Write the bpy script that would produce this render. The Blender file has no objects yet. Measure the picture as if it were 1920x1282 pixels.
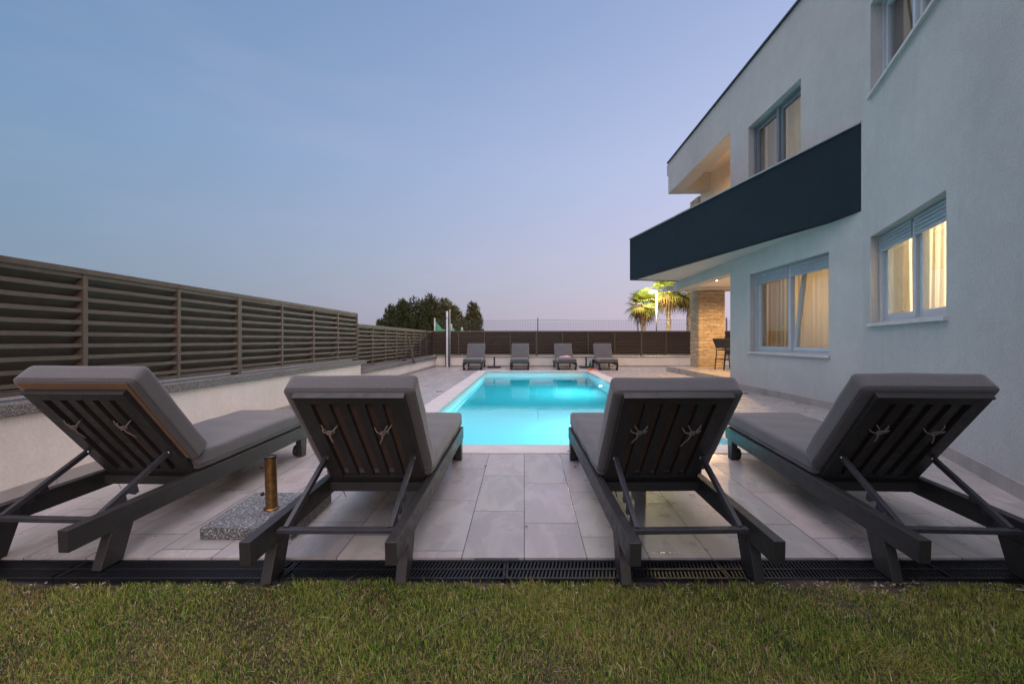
import bpy, bmesh, math, random
import numpy as np
from mathutils import Vector, Matrix, Euler
R = math.radians
random.seed(7); rng = np.random.default_rng(7)
C = bpy.context.scene.collection
scene = bpy.context.scene

# ------------------------------------------------------------------ camera
cam_d = bpy.data.cameras.new('camera'); cam = bpy.data.objects.new('camera', cam_d); C.objects.link(cam)
CAMZ = 0.97
cam.location = (0, 0, CAMZ); cam.rotation_euler = (R(90), 0, 0)
cam_d.sensor_width = 36; cam_d.lens = 820 / 1920 * 36
cam_d.shift_x = -23 / 1920; cam_d.shift_y = -3 / 1920
cam_d.clip_start = 0.05; cam_d.clip_end = 2000
scene.camera = cam

# ------------------------------------------------------------------ sky
world = bpy.data.worlds.new("World"); scene.world = world; world.use_nodes = True
nt = world.node_tree; N = nt.nodes; L = nt.links
for n in list(N): N.remove(n)
out = N.new('ShaderNodeOutputWorld'); bg = N.new('ShaderNodeBackground'); L.new(bg.outputs[0], out.inputs[0])
sky = N.new('ShaderNodeTexSky'); sky.sky_type = 'NISHITA'; sky.sun_disc = False
SUN_EL, SUN_AZ = R(6), R(165)
sky.sun_elevation = R(1.5); sky.sun_rotation = SUN_AZ; sky.air_density = 1.3; sky.dust_density = 1.6; sky.ozone_density = 3
tc = N.new('ShaderNodeTexCoord'); sep = N.new('ShaderNodeSeparateXYZ'); L.new(tc.outputs['Generated'], sep.inputs[0])
def wmath(op, a, b=None, clamp=False):
    m = N.new('ShaderNodeMath'); m.operation = op; m.use_clamp = clamp
    for i, v in enumerate((a, b)):
        if v is None: continue
        if isinstance(v, (int, float)): m.inputs[i].default_value = v
        else: L.new(v, m.inputs[i])
    return m.outputs[0]
ramp = N.new('ShaderNodeValToRGB'); L.new(wmath('MULTIPLY', sep.outputs[2], 1.0, True), ramp.inputs[0])
els = [(0.0, (.238, .246, .330)), (.07, (.240, .256, .350)), (.18, (.235, .268, .385)), (.36, (.200, .262, .415)), (.60, (.138, .205, .355)), (1, (.10, .16, .32))]
cr = ramp.color_ramp
while len(cr.elements) < len(els): cr.elements.new(.5)
for e, (p, c) in zip(cr.elements, els): e.position = p; e.color = (*c, 1)
# lilac and brighter to the right, steel blue to the left, dusk glow low behind the viewer
side = wmath('MULTIPLY_ADD', sep.outputs[0], .5); N[-1].inputs[2].default_value = .5
ramp2 = N.new('ShaderNodeValToRGB'); L.new(side, ramp2.inputs[0])
e = ramp2.color_ramp.elements; e[0].position = .12; e[0].color = (.62, .78, .78, 1); e[1].position = .80; e[1].color = (1.95, 1.58, 1.42, 1)
mul = N.new('ShaderNodeMix'); mul.data_type = 'RGBA'; mul.blend_type = 'MULTIPLY'; mul.inputs[0].default_value = 1
L.new(ramp.outputs[0], mul.inputs[6]); L.new(ramp2.outputs[0], mul.inputs[7])
nz = N.new('ShaderNodeTexNoise'); nz.inputs['Scale'].default_value = 2.2; nz.inputs['Detail'].default_value = 3
mp = N.new('ShaderNodeMapping'); mp.inputs['Scale'].default_value = (1, 1, 5); L.new(tc.outputs['Generated'], mp.inputs[0]); L.new(mp.outputs[0], nz.inputs['Vector'])
cl = N.new('ShaderNodeMix'); cl.data_type = 'RGBA'; cl.blend_type = 'MIX'
L.new(wmath('MULTIPLY', wmath('SUBTRACT', nz.outputs[0], .5, True), .55, True), cl.inputs[0])
L.new(mul.outputs[2], cl.inputs[6]); cl.inputs[7].default_value = (.36, .34, .46, 1)
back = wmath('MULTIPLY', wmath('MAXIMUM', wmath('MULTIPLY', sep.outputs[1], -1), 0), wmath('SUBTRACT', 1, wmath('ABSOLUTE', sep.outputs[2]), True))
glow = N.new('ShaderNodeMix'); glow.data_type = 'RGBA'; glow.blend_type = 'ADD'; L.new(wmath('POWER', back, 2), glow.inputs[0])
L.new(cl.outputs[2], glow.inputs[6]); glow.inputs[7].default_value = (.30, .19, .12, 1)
skm = N.new('ShaderNodeMix'); skm.data_type = 'RGBA'; skm.blend_type = 'ADD'; skm.inputs[0].default_value = .05
# the zenith, with a little of the west behind the viewer, is the bright part of the dusk sky
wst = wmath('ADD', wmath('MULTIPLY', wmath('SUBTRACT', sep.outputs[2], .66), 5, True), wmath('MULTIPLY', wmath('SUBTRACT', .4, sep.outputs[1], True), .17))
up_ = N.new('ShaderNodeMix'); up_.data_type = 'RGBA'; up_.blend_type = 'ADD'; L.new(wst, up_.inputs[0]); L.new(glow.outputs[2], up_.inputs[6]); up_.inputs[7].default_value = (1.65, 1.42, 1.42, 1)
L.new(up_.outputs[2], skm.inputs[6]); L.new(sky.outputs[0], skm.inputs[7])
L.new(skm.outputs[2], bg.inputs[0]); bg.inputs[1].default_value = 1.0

# ------------------------------------------------------------------ last soft afterglow from behind the camera
sd = bpy.data.lights.new('sun', 'SUN'); sd.energy = 0.75; sd.angle = R(25); sd.color = (1, .74, .58)
so = bpy.data.objects.new('sun', sd); C.objects.link(so)
so.rotation_euler = Vector((-.30, 1, -.30)).to_track_quat('-Z', 'Y').to_euler()

vs = scene.view_settings; vs.view_transform = 'Standard'; vs.look = 'None'; vs.exposure = .5; vs.gamma = 1
scene.cycles.use_denoising = True
scene.cycles.max_bounces = 8; scene.cycles.sample_clamp_indirect = 4; scene.cycles.blur_glossy = 1

def lamp(name, kind, loc, energy, color, direction=None, **kw):
    d = bpy.data.lights.new(name, kind); d.energy = energy; d.color = color
    for k, v in kw.items(): setattr(d, k, v)
    o = bpy.data.objects.new(name, d); C.objects.link(o); o.location = loc
    if direction: o.rotation_euler = Vector(direction).to_track_quat('-Z', 'Y').to_euler()
    return o

# ------------------------------------------------------------------ materials
class NB:
    """little node-graph helper"""
    def __init__(s, name):
        s.m = bpy.data.materials.new(name); s.m.use_nodes = True
        s.n = s.m.node_tree.nodes; s.l = s.m.node_tree.links
        s.b = s.n['Principled BSDF']; s.o = s.n['Material Output']; s.pos = None
    def new(s, t, **kw):
        n = s.n.new(t)
        for k, v in kw.items(): setattr(n, k, v)
        return n
    def set(s, sock, v):
        if isinstance(v, bpy.types.NodeSocket): s.l.new(v, sock)
        else: sock.default_value = v
    def coord(s, kind='Object'):
        return s.new('ShaderNodeTexCoord').outputs[kind]
    def world(s):
        return s.new('ShaderNodeNewGeometry').outputs['Position']
    def noise(s, vec, scale, detail=4, rough=.55, dist=0, out='Fac'):
        n = s.new('ShaderNodeTexNoise'); s.set(n.inputs['Vector'], vec)
        n.inputs['Scale'].default_value = scale; n.inputs['Detail'].default_value = detail
        n.inputs['Roughness'].default_value = rough; n.inputs['Distortion'].default_value = dist
        return n.outputs[out]
    def mapping(s, vec, scale=(1, 1, 1), rot=(0, 0, 0), loc=(0, 0, 0)):
        n = s.new('ShaderNodeMapping'); s.set(n.inputs[0], vec)
        n.inputs['Scale'].default_value = scale; n.inputs['Rotation'].default_value = rot; n.inputs['Location'].default_value = loc
        return n.outputs[0]
    def ramp(s, fac, stops, interp='LINEAR'):
        n = s.new('ShaderNodeValToRGB'); s.set(n.inputs[0], fac); r = n.color_ramp; r.interpolation = interp
        while len(r.elements) < len(stops): r.elements.new(.5)
        for e, (p, c) in zip(r.elements, stops):
            e.position = p; e.color = (*c, 1) if not isinstance(c, (int, float)) else (c, c, c, 1)
        return n.outputs[0]
    def math(s, op, a, b=0., c=0., clamp=False):
        n = s.new('ShaderNodeMath', operation=op, use_clamp=clamp)
        s.set(n.inputs[0], a); s.set(n.inputs[1], b); s.set(n.inputs[2], c)
        return n.outputs[0]
    def mix(s, fac, a, b, blend='MIX'):
        n = s.new('ShaderNodeMix', data_type='RGBA', blend_type=blend); s.set(n.inputs[0], fac)
        for i, v in ((6, a), (7, b)):
            s.set(n.inputs[i], (*v, 1) if isinstance(v, tuple) and len(v) == 3 else v)
        return n.outputs[2]
    def bump(s, h, strength=.3, dist=.01, prev=None):
        n = s.new('ShaderNodeBump'); n.inputs['Strength'].default_value = strength; n.inputs['Distance'].default_value = dist
        s.set(n.inputs['Height'], h)
        if prev is not None: s.l.new(prev, n.inputs['Normal'])
        return n.outputs[0]
    def done(s, col=None, rough=None, normal=None, metal=None, spec=None):
        if col is not None: s.set(s.b.inputs['Base Color'], (*col, 1) if isinstance(col, tuple) and len(col) == 3 else col)
        if rough is not None: s.set(s.b.inputs['Roughness'], rough)
        if normal is not None: s.l.new(normal, s.b.inputs['Normal'])
        if metal is not None: s.set(s.b.inputs['Metallic'], metal)
        if spec is not None: s.b.inputs['Specular IOR Level'].default_value = spec
        return s.m

def plain(name, col, rough=.5, metal=0, var=.12, scale=6, bump=.08, bscale=120, spec=.5):
    g = NB(name); v = g.world()
    n = g.noise(v, scale, 5, .6)
    c2 = tuple(max(0, x * (1 - var * 2)) for x in col); c3 = tuple(min(1, x * (1 + var)) for x in col)
    c = g.ramp(n, [(.3, c2), (.7, c3)])
    r = g.math('MULTIPLY_ADD', g.noise(v, scale * 3, 3), .25, rough - .12)
    return g.done(c, r, g.bump(g.noise(v, bscale, 3), bump, .003), metal, spec)

def m_stucco(name, col, grain=1.0):
    g = NB(name); v = g.world()
    big = g.noise(v, .7, 4, .6); st = g.noise(g.mapping(v, (5, 5, .5)), 1.3, 5, .65)
    c = g.mix(g.ramp(big, [(.35, 0.), (.65, .75)]), col, tuple(x * .82 for x in col))
    c = g.mix(g.ramp(g.noise(v, 6, 5, .7), [(.45, 0.), (.72, .22)]), c, tuple(min(1, x * 1.25 + .004) for x in col))
    c = g.mix(g.ramp(st, [(.52, 0.), (.8, .35)]), c, tuple(x * y for x, y in zip(col, (.72, .74, .72))))
    c = g.mix(g.ramp(g.noise(v, 60, 4, .75), [(.45, 0.), (.70, .38)]), c, tuple(x * .6 for x in col))
    n = g.bump(g.noise(v, 55, 5, .75), .8 * grain, .010)
    n = g.bump(g.noise(v, 9, 3), .12, .02, n)
    return g.done(c, .92, n, spec=.2)

def m_tile():
    g = NB('porcelain tile'); v = g.world()
    sp = g.new('ShaderNodeSeparateXYZ'); g.set(sp.inputs[0], v)
    x = g.math('DIVIDE', sp.outputs[0], .3); col = g.math('FLOOR', x); fx = g.math('FRACT', x)
    y = g.math('DIVIDE', g.math('ADD', sp.outputs[1], g.math('MULTIPLY_ADD', col, .155, -2.455)), .605)
    row = g.math('FLOOR', y); fy = g.math('FRACT', y)
    ex = g.math('MULTIPLY', g.math('MINIMUM', fx, g.math('SUBTRACT', 1, fx)), .3)
    ey = g.math('MULTIPLY', g.math('MINIMUM', fy, g.math('SUBTRACT', 1, fy)), .605)
    e = g.math('MINIMUM', ex, ey)
    joint = g.ramp(g.math('MULTIPLY', e, 100), [(.16, 1.), (.27, 0.)])
    cb = g.new('ShaderNodeCombineXYZ'); g.set(cb.inputs[0], col); g.set(cb.inputs[1], row)
    wn = g.new('ShaderNodeTexWhiteNoise'); g.l.new(cb.outputs[0], wn.inputs[0])
    off = g.new('ShaderNodeVectorMath', operation='MULTIPLY_ADD'); g.l.new(wn.outputs['Color'], off.inputs[0]); off.inputs[1].default_value = (9, 9, 9); g.l.new(v, off.inputs[2])
    rotv = g.mapping(off.outputs[0], (3.4, 1.2, 3), (0, 0, R(-38)))
    vein = g.noise(rotv, 1.6, 5, .55, .35)
    cloud = g.noise(off.outputs[0], 3.2, 5, .6)
    c = g.ramp(vein, [(.15, (.285, .262, .255)), (.40, (.300, .276, .270)), (.47, (.290, .266, .258)), (.52, (.350, .320, .306)), (.66, (.285, .262, .258)), (.8, (.375, .342, .33))])
    c = g.mix(g.math('MULTIPLY', g.ramp(cloud, [(.4, 0.), (.66, 1.)]), .28), c, (.235, .20, .185))
    c = g.mix(.05, c, wn.outputs['Color'], 'SOFT_LIGHT')
    hv = g.new('ShaderNodeHueSaturation'); hv.inputs['Saturation'].default_value = .8; g.set(hv.inputs['Color'], c)
    g.set(hv.inputs['Value'], g.math('MULTIPLY_ADD', wn.outputs['Value'], .17, .93))
    # small dirt specks
    vor = g.new('ShaderNodeTexVoronoi'); vor.inputs['Scale'].default_value = 9; g.set(vor.inputs['Vector'], v)
    speck = g.ramp(vor.outputs['Distance'], [(.018, 1.), (.03, 0.)])
    c = g.mix(g.math('MULTIPLY', speck, g.ramp(g.noise(v, 2.0, 2), [(.5, 0.), (.6, .8)])), hv.outputs[0], (.05, .04, .035))
    c = g.mix(joint, c, (.035, .033, .034))
    h = g.math('MULTIPLY_ADD', joint, -1, g.math('MULTIPLY', vein, .25))
    nn = g.bump(h, .35, .003)
    rough = g.ramp(g.noise(v, 6, 4), [(.3, .24), (.7, .40)])
    return g.done(c, rough, nn, spec=.5)

def m_speckle(name, cols, scale=260, rough=.6, warm=None):
    g = NB(name); v = g.world()
    vor = g.new('ShaderNodeTexVoronoi'); vor.inputs['Scale'].default_value = scale; g.set(vor.inputs['Vector'], v)
    wn = g.new('ShaderNodeSeparateColor'); g.l.new(vor.outputs['Color'], wn.inputs[0])
    c = g.ramp(wn.outputs[0], cols, 'CONSTANT')
    c = g.mix(g.math('MULTIPLY', g.noise(v, 5, 4), .5), c, cols[1][1])
    return g.done(c, rough, g.bump(vor.outputs['Distance'], .4, .002))

def m_fabric(name, col):
    g = NB(name); v = g.coord('Object')
    hz_ = g.noise(v, 170, 3, .8); w2 = g.noise(g.mapping(v, (60, 900, 60)), 1, 2, .7); w3 = g.noise(g.mapping(v, (900, 60, 60)), 1, 2, .7)
    t = g.math('MULTIPLY_ADD', w2, .5, g.math('MULTIPLY', w3, .5))
    c = g.mix(t, tuple(x * .62 for x in col), tuple(min(1, x * 1.4) for x in col))
    c = g.mix(g.ramp(hz_, [(.38, 0.), (.66, .75)]), c, tuple(min(1, x * 1.55) for x in col))
    c = g.mix(g.math('MULTIPLY', g.noise(v, 5, 4), .35), c, tuple(x * .7 for x in col))
    n = g.bump(t, .35, .0015); n = g.bump(g.noise(v, 9, 3, .5), .25, .012, n)
    m = g.done(c, .95, n, spec=.15)
    g.b.inputs['Sheen Weight'].default_value = .25
    return m

def m_lacquer(name, col, rough=.45, drops=True):
    g = NB(name); v = g.world()
    c = g.ramp(g.noise(v, 14, 5, .6), [(.3, tuple(x * .85 for x in col)), (.7, tuple(x * 1.12 for x in col))])
    n = g.bump(g.noise(v, 300, 2), .05, .001)
    if drops:
        vor = g.new('ShaderNodeTexVoronoi'); vor.inputs['Scale'].default_value = 95; g.set(vor.inputs['Vector'], v)
        d = g.math('MULTIPLY', g.ramp(vor.outputs['Distance'], [(.16, 1.), (.30, 0.)]), g.ramp(g.noise(v, 30, 2), [(.52, 0.), (.6, 1.)]))
        n = g.bump(d, .8, .0016, n)
    r = g.ramp(g.noise(v, 25, 4), [(.3, rough - .1), (.7, rough + .12)])
    return g.done(c, r, n, spec=.35)

def m_stone():
    g = NB('split stone cladding'); v = g.world()
    sp = g.new('ShaderNodeSeparateXYZ'); g.set(sp.inputs[0], v)
    u = g.math('ADD', sp.outputs[0], sp.outputs[1]); cb = g.new('ShaderNodeCombineXYZ'); g.set(cb.inputs[0], u); g.set(cb.inputs[1], sp.outputs[2])
    wv = g.new('ShaderNodeVectorMath', operation='MULTIPLY_ADD'); g.set(wv.inputs[0], g.noise(cb.outputs[0], 3, 3, .5, 0, 'Color')); wv.inputs[1].default_value = (.06, .03, 0); g.l.new(cb.outputs[0], wv.inputs[2])
    br = g.new('ShaderNodeTexBrick'); g.l.new(wv.outputs[0], br.inputs['Vector'])
    br.inputs['Color1'].default_value = (.70, .60, .45, 1); br.inputs['Color2'].default_value = (.42, .34, .25, 1); br.inputs['Mortar'].default_value = (.045, .03, .02, 1)
    br.inputs['Scale'].default_value = 1; br.inputs['Brick Width'].default_value = .17; br.inputs['Row Height'].default_value = .042; br.inputs['Mortar Size'].default_value = .006; br.inputs['Bias'].default_value = -.2
    br.offset = .37; br.squash = 1.6; br.squash_frequency = 3
    c = g.mix(g.math('MULTIPLY', g.noise(v, 25, 5, .7), .6), br.outputs[0], (.42, .30, .18))
    n = g.bump(g.math('SUBTRACT', g.math('MULTIPLY', g.noise(cb.outputs[0], 18, 4), .8), br.outputs['Fac']), 1, .02)
    return g.done(c, .9, n)

M = {}
M['stucco'] = m_stucco('white render', (.48, .48, .475))
M['stucco_in'] = m_stucco('porch plaster', (.74, .66, .56), .4)
M['garden_wall'] = m_stucco('cream garden wall', (.80, .73, .66), .6)
M['navy'] = m_stucco('anthracite blue render', (.015, .026, .036), 1)
M['tile'] = m_tile()
M['skirting'] = plain('stone skirting', (.33, .30, .29), .6, scale=3)
M['coping'] = plain('pale coping stone', (.50, .46, .45), .5, var=.07, scale=4)
M['granite'] = m_speckle('granite', [(0, (.02, .021, .025)), (.3, (.075, .082, .09)), (.55, (.15, .155, .165)), (.88, (.45, .45, .45))], 210)
M['granite_cap'] = m_speckle('granite cap', [(0, (.04, .038, .037)), (.3, (.13, .12, .115)), (.6, (.22, .20, .19)), (.9, (.42, .40, .38))], 190, .75)
M['frame'] = m_lacquer('anthracite frame', (.026, .025, .026))
M['prop'] = m_lacquer('grey steel prop', (.040, .040, .048), .38)
M['cushion'] = m_fabric('grey cushion cloth', (.082, .079, .084))
M['seam'] = plain('dark seam', (.055, .053, .058), .9)
M['foam'] = plain('tan backing', (.20, .115, .075), .9)  # backing cloth of the left lounger, brighter as if lit
M['foam_dark'] = plain('brown backing', (.065, .043, .035), .9)  # same backing cloth, shade painted into the colour
M['tie'] = plain('tie cord', (.22, .19, .18), .9)
M['steel'] = plain('bright bolt', (.5, .5, .5), .3, 1, .05)
M['rubber'] = plain('black rubber', (.012, .012, .013), .6)
M['fence'] = m_lacquer('brown grey aluminium', (.092, .066, .052), .55, False)
M['grate'] = plain('black plastic grate', (.005, .006, .009), .5, var=.2, spec=.3)
M['bronze'] = plain('aged bronze', (.30, .17, .075), .38, .9, .25, 30)
M['white_frame'] = plain('white window frame', (.42, .46, .50), .35, var=.03)
M['slate_frame'] = plain('slate window frame', (.15, .18, .21), .4, var=.04)
M['shutter'] = plain('grey shutter', (.30, .34, .38), .45, var=.05)
M['flashing'] = plain('dark flashing', (.05, .055, .06), .45, .5)
M['capmetal'] = plain('pale metal cap', (.42, .41, .42), .45, .3, .05)
M['sill'] = plain('stone sill', (.50, .49, .48), .6, var=.08)
M['stone'] = m_stone()
M['palm_trunk'] = plain('palm trunk', (.48, .38, .26), .95, var=.4, scale=5, bump=.8, bscale=9)
M['bark'] = plain('pine bark', (.06, .042, .03), .95, var=.3)
M['black'] = plain('black metal', (.014, .014, .015), .45)
M['white'] = plain('white panel', (.62, .62, .66), .35, var=.03)
M['green_tarp'] = plain('green screen cloth', (.030, .23, .125), .8, var=.2, scale=3)
M['mesh'] = plain('net wire', (.05, .07, .07), .6)
M['galv'] = plain('galvanised post', (.22, .23, .24), .5, .4)
M['cream_post'] = plain('pale post', (.62, .64, .58), .6)
M['orange'] = plain('orange slipper', (.85, .22, .03), .6)
M['pink'] = plain('pink towel', (.52, .30, .32), .95)
M['darkhole'] = plain('dark void', (.004, .004, .005), .9)
M['soil'] = plain('soil', (.05, .032, .019), .98, var=.35, scale=14, bump=.9, bscale=60)
M['stones'] = plain('pebble', (.28, .23, .20), .8, var=.3, scale=40)
M['dry_leaf'] = plain('dry leaf', (.09, .045, .025), .9)
M['field'] = plain('dry field', (.16, .15, .11), .95, var=.3, scale=.4)

def m_veg(name, stops, trans=.25):
    g = NB(name)
    a = g.new('ShaderNodeAttribute', attribute_name='tone')
    c = g.ramp(a.outputs['Fac'], stops)
    g.done(c, .75, spec=.25)
    tr = g.new('ShaderNodeBsdfTranslucent'); g.l.new(c, tr.inputs[0])
    mx = g.new('ShaderNodeMixShader'); mx.inputs[0].default_value = trans
    g.l.new(g.b.outputs[0], mx.inputs[1]); g.l.new(tr.outputs[0], mx.inputs[2]); g.l.new(mx.outputs[0], g.o.inputs[0])
    return g.m
M['grass'] = m_veg('grass blades', [(0, (.016, .040, .009)), (.25, (.070, .160, .020)), (.55, (.34, .43, .060)), (.75, (.34, .28, .09)), (.86, (.24, .13, .060)), (1, (.62, .52, .30))], .3)
M['pine'] = m_veg('pine needles', [(0, (.016, .028, .013)), (.5, (.040, .052, .020)), (1, (.095, .078, .030))], .15)
M['palm'] = m_veg('palm leaves', [(0, (.020, .04, .010)), (.35, (.09, .13, .02)), (.6, (.20, .19, .03)), (.8, (.17, .11, .045)), (1, (.13, .08, .035))], .35)

def m_glass(ior=1.5, tint=(.93, .96, .97)):
    g = NB('window glass'); g.n.remove(g.b)
    tr = g.new('ShaderNodeBsdfTransparent'); tr.inputs[0].default_value = (*tint, 1)
    gl = g.new('ShaderNodeBsdfGlossy'); gl.inputs['Roughness'].default_value = .01
    lw = g.new('ShaderNodeLayerWeight'); lw.inputs[0].default_value = .5
    class _F: pass
    fr = _F(); fr.outputs = [g.math('MULTIPLY_ADD', g.math('POWER', lw.outputs['Facing'], 4.0), .75, .05)]
    mx = g.new('ShaderNodeMixShader'); g.l.new(fr.outputs[0], mx.inputs[0]); g.l.new(tr.outputs[0], mx.inputs[1]); g.l.new(gl.outputs[0], mx.inputs[2])
    g.l.new(mx.outputs[0], g.o.inputs[0]); return g.m
M['glass'] = m_glass()
def m_curtain(name, col):
    g = NB(name); v = g.world()
    c = g.mix(g.noise(g.mapping(v, (30, 30, .3)), 1, 3), col, tuple(x * .8 for x in col))
    g.done(c, .95, spec=.1)
    tr = g.new('ShaderNodeBsdfTranslucent'); g.l.new(c, tr.inputs[0])
    mx = g.new('ShaderNodeMixShader'); mx.inputs[0].default_value = .6
    g.l.new(g.b.outputs[0], mx.inputs[1]); g.l.new(tr.outputs[0], mx.inputs[2]); g.l.new(mx.outputs[0], g.o.inputs[0])
    return g.m
M['curtain'] = m_curtain('cream curtain', (.72, .64, .50))
M['curtain_dark'] = m_curtain('brown curtain', (.12, .10, .09))
def m_emit(name, col, s):
    g = NB(name); g.n.remove(g.b); e = g.new('ShaderNodeEmission'); e.inputs[0].default_value = (*col, 1); e.inputs[1].default_value = s
    g.l.new(e.outputs[0], g.o.inputs[0]); return g.m
M['bulb'] = m_emit('warm bulb', (1, .80, .55), 40)
M['poolbulb'] = m_emit('pool bulb', (.8, 1, 1), 30)
M['streetbulb'] = m_emit('street bulb', (1, .93, .74), 60)

g = NB('pool liner'); v = g.world()
lc = g.mix(g.math('MULTIPLY', g.noise(v, 1.5, 4), .4), (.72, .80, .80), (.62, .74, .76)); M['liner'] = g.done(lc, .7)
g = NB('pool water'); v = g.world()
g.b.inputs['Base Color'].default_value = (1, 1, 1, 1); g.b.inputs['Transmission Weight'].default_value = 1; g.b.inputs['IOR'].default_value = 1.33; g.b.inputs['Roughness'].default_value = .015
hh = g.math('ADD', g.noise(g.mapping(v, (1, .55, 1)), 3.2, 3), g.math('MULTIPLY', g.noise(v, 14, 2), .15))
g.l.new(g.bump(hh, .13, .02), g.b.inputs['Normal'])
va = g.new('ShaderNodeVolumeAbsorption'); va.inputs[0].default_value = (.06, .80, .86, 1); va.inputs[1].default_value = .74
g.l.new(va.outputs[0], g.o.inputs['Volume']); M['water'] = g.m

# ------------------------------------------------------------------ mesh helpers
class MB:
    def __init__(s): s.v = []; s.f = []; s.sm = []
    def add(s, vs, fs, mat=None, smooth=False):
        k = len(s.v)
        for p in vs:
            p = Vector(p); s.v.append(tuple(mat @ p) if mat is not None else tuple(p))
        for f in fs: s.f.append(tuple(i + k for i in f)); s.sm.append(smooth)
        return s
    def box(s, x0, x1, y0, y1, z0, z1, mat=None):
        vs = [(x, y, z) for x in (x0, x1) for y in (y0, y1) for z in (z0, z1)]
        return s.add(vs, [(0, 1, 3, 2), (4, 6, 7, 5), (0, 4, 5, 1), (2, 3, 7, 6), (0, 2, 6, 4), (1, 5, 7, 3)], mat)
    def prism(s, poly, lo, hi, axis=0, mat=None):
        """poly of 2-D points extruded along axis (0: poly=(y,z), 1: poly=(x,z), 2: poly=(x,y))"""
        def P(a, b, t): return ((t, a, b), (a, t, b), (a, b, t))[axis]
        n = len(poly)
        vs = [P(a, b, lo) for a, b in poly] + [P(a, b, hi) for a, b in poly]
        fs = [tuple(range(n))[::-1], tuple(range(n, 2 * n))] + [(i, (i + 1) % n, n + (i + 1) % n, n + i) for i in range(n)]
        return s.add(vs, fs, mat)
    def bar(s, a, b, w, d, up=(0, 0, 1), mat=None):
        a, b = Vector(a), Vector(b); t = (b - a).normalized(); x = t.cross(Vector(up))
        if x.length < 1e-4: x = t.cross(Vector((1, 0, 0)))
        x.normalize(); y = x.cross(t).normalized(); vs = []
        for p in (a, b):
            for i, j in ((-1, -1), (1, -1), (1, 1), (-1, 1)): vs.append(p + x * (i * w / 2) + y * (j * d / 2))
        return s.add(vs, [(0, 3, 2, 1), (4, 5, 6, 7)] + [(i, (i + 1) % 4, 4 + (i + 1) % 4, 4 + i) for i in range(4)], mat)
    def tube(s, pts, r, n=8, mat=None, cap=True):
        pts = [Vector(p) for p in pts]; rs = r if isinstance(r, (list, tuple)) else [r] * len(pts)
        rings = []; prev = None
        for i, p in enumerate(pts):
            t = (pts[min(i + 1, len(pts) - 1)] - pts[max(i - 1, 0)]).normalized()
            if prev is None: x = t.orthogonal().normalized()
            else:
                x = prev - t * prev.dot(t)
                x = x.normalized() if x.length > 1e-5 else t.orthogonal().normalized()
            prev = x; y = t.cross(x)
            rings.append([p + (x * math.cos(a) + y * math.sin(a)) * rs[i] for a in (2 * math.pi * k / n for k in range(n))])
        vs = [q for rg in rings for q in rg]; fs = []
        for i in range(len(pts) - 1):
            for k in range(n): fs.append((i * n + k, i * n + (k + 1) % n, (i + 1) * n + (k + 1) % n, (i + 1) * n + k))
        if cap: fs.append(tuple(range(n))[::-1]); fs.append(tuple(range((len(pts) - 1) * n, len(pts) * n)))
        return s.add(vs, fs, mat, True)
    def build(s, name, mat, parent=None, bevel=0, **props):
        me = bpy.data.meshes.new(name); me.from_pydata(s.v, [], s.f); me.materials.append(mat)
        me.polygons.foreach_set('use_smooth', s.sm); 
        bm = bmesh.new(); bm.from_mesh(me); bmesh.ops.recalc_face_normals(bm, faces=bm.faces); bm.to_mesh(me); bm.free()
        me.update()
        return link(name, me, parent, bevel, **props)

def link(name, me, parent=None, bevel=0, **props):
    o = bpy.data.objects.new(name, me); C.objects.link(o)
    if parent is not None: o.parent = parent
    if bevel:
        b = o.modifiers.new('bevel', 'BEVEL'); b.width = bevel; b.segments = 2; b.limit_method = 'ANGLE'; b.angle_limit = R(40); b.harden_normals = False
    tag(o, **props)
    return o
def tag(o, label=None, cat=None, group=None, kind=None):
    if label: o['label'] = label
    if cat: o['category'] = cat
    if group: o['group'] = group
    if kind: o['kind'] = kind
    return o
def thing(name, label, cat, loc=(0, 0, 0), rot=(0, 0, 0), group=None):
    o = bpy.data.objects.new(name, None); C.objects.link(o); o.location = loc; o.rotation_euler = rot; o.empty_display_size = .1
    return tag(o, label, cat, group)
def copy_tree(o, parent=None):
    c = o.copy(); C.objects.link(c)
    if parent is not None: c.parent = parent
    for ch in list(o.children): copy_tree(ch, c)
    return c
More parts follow.
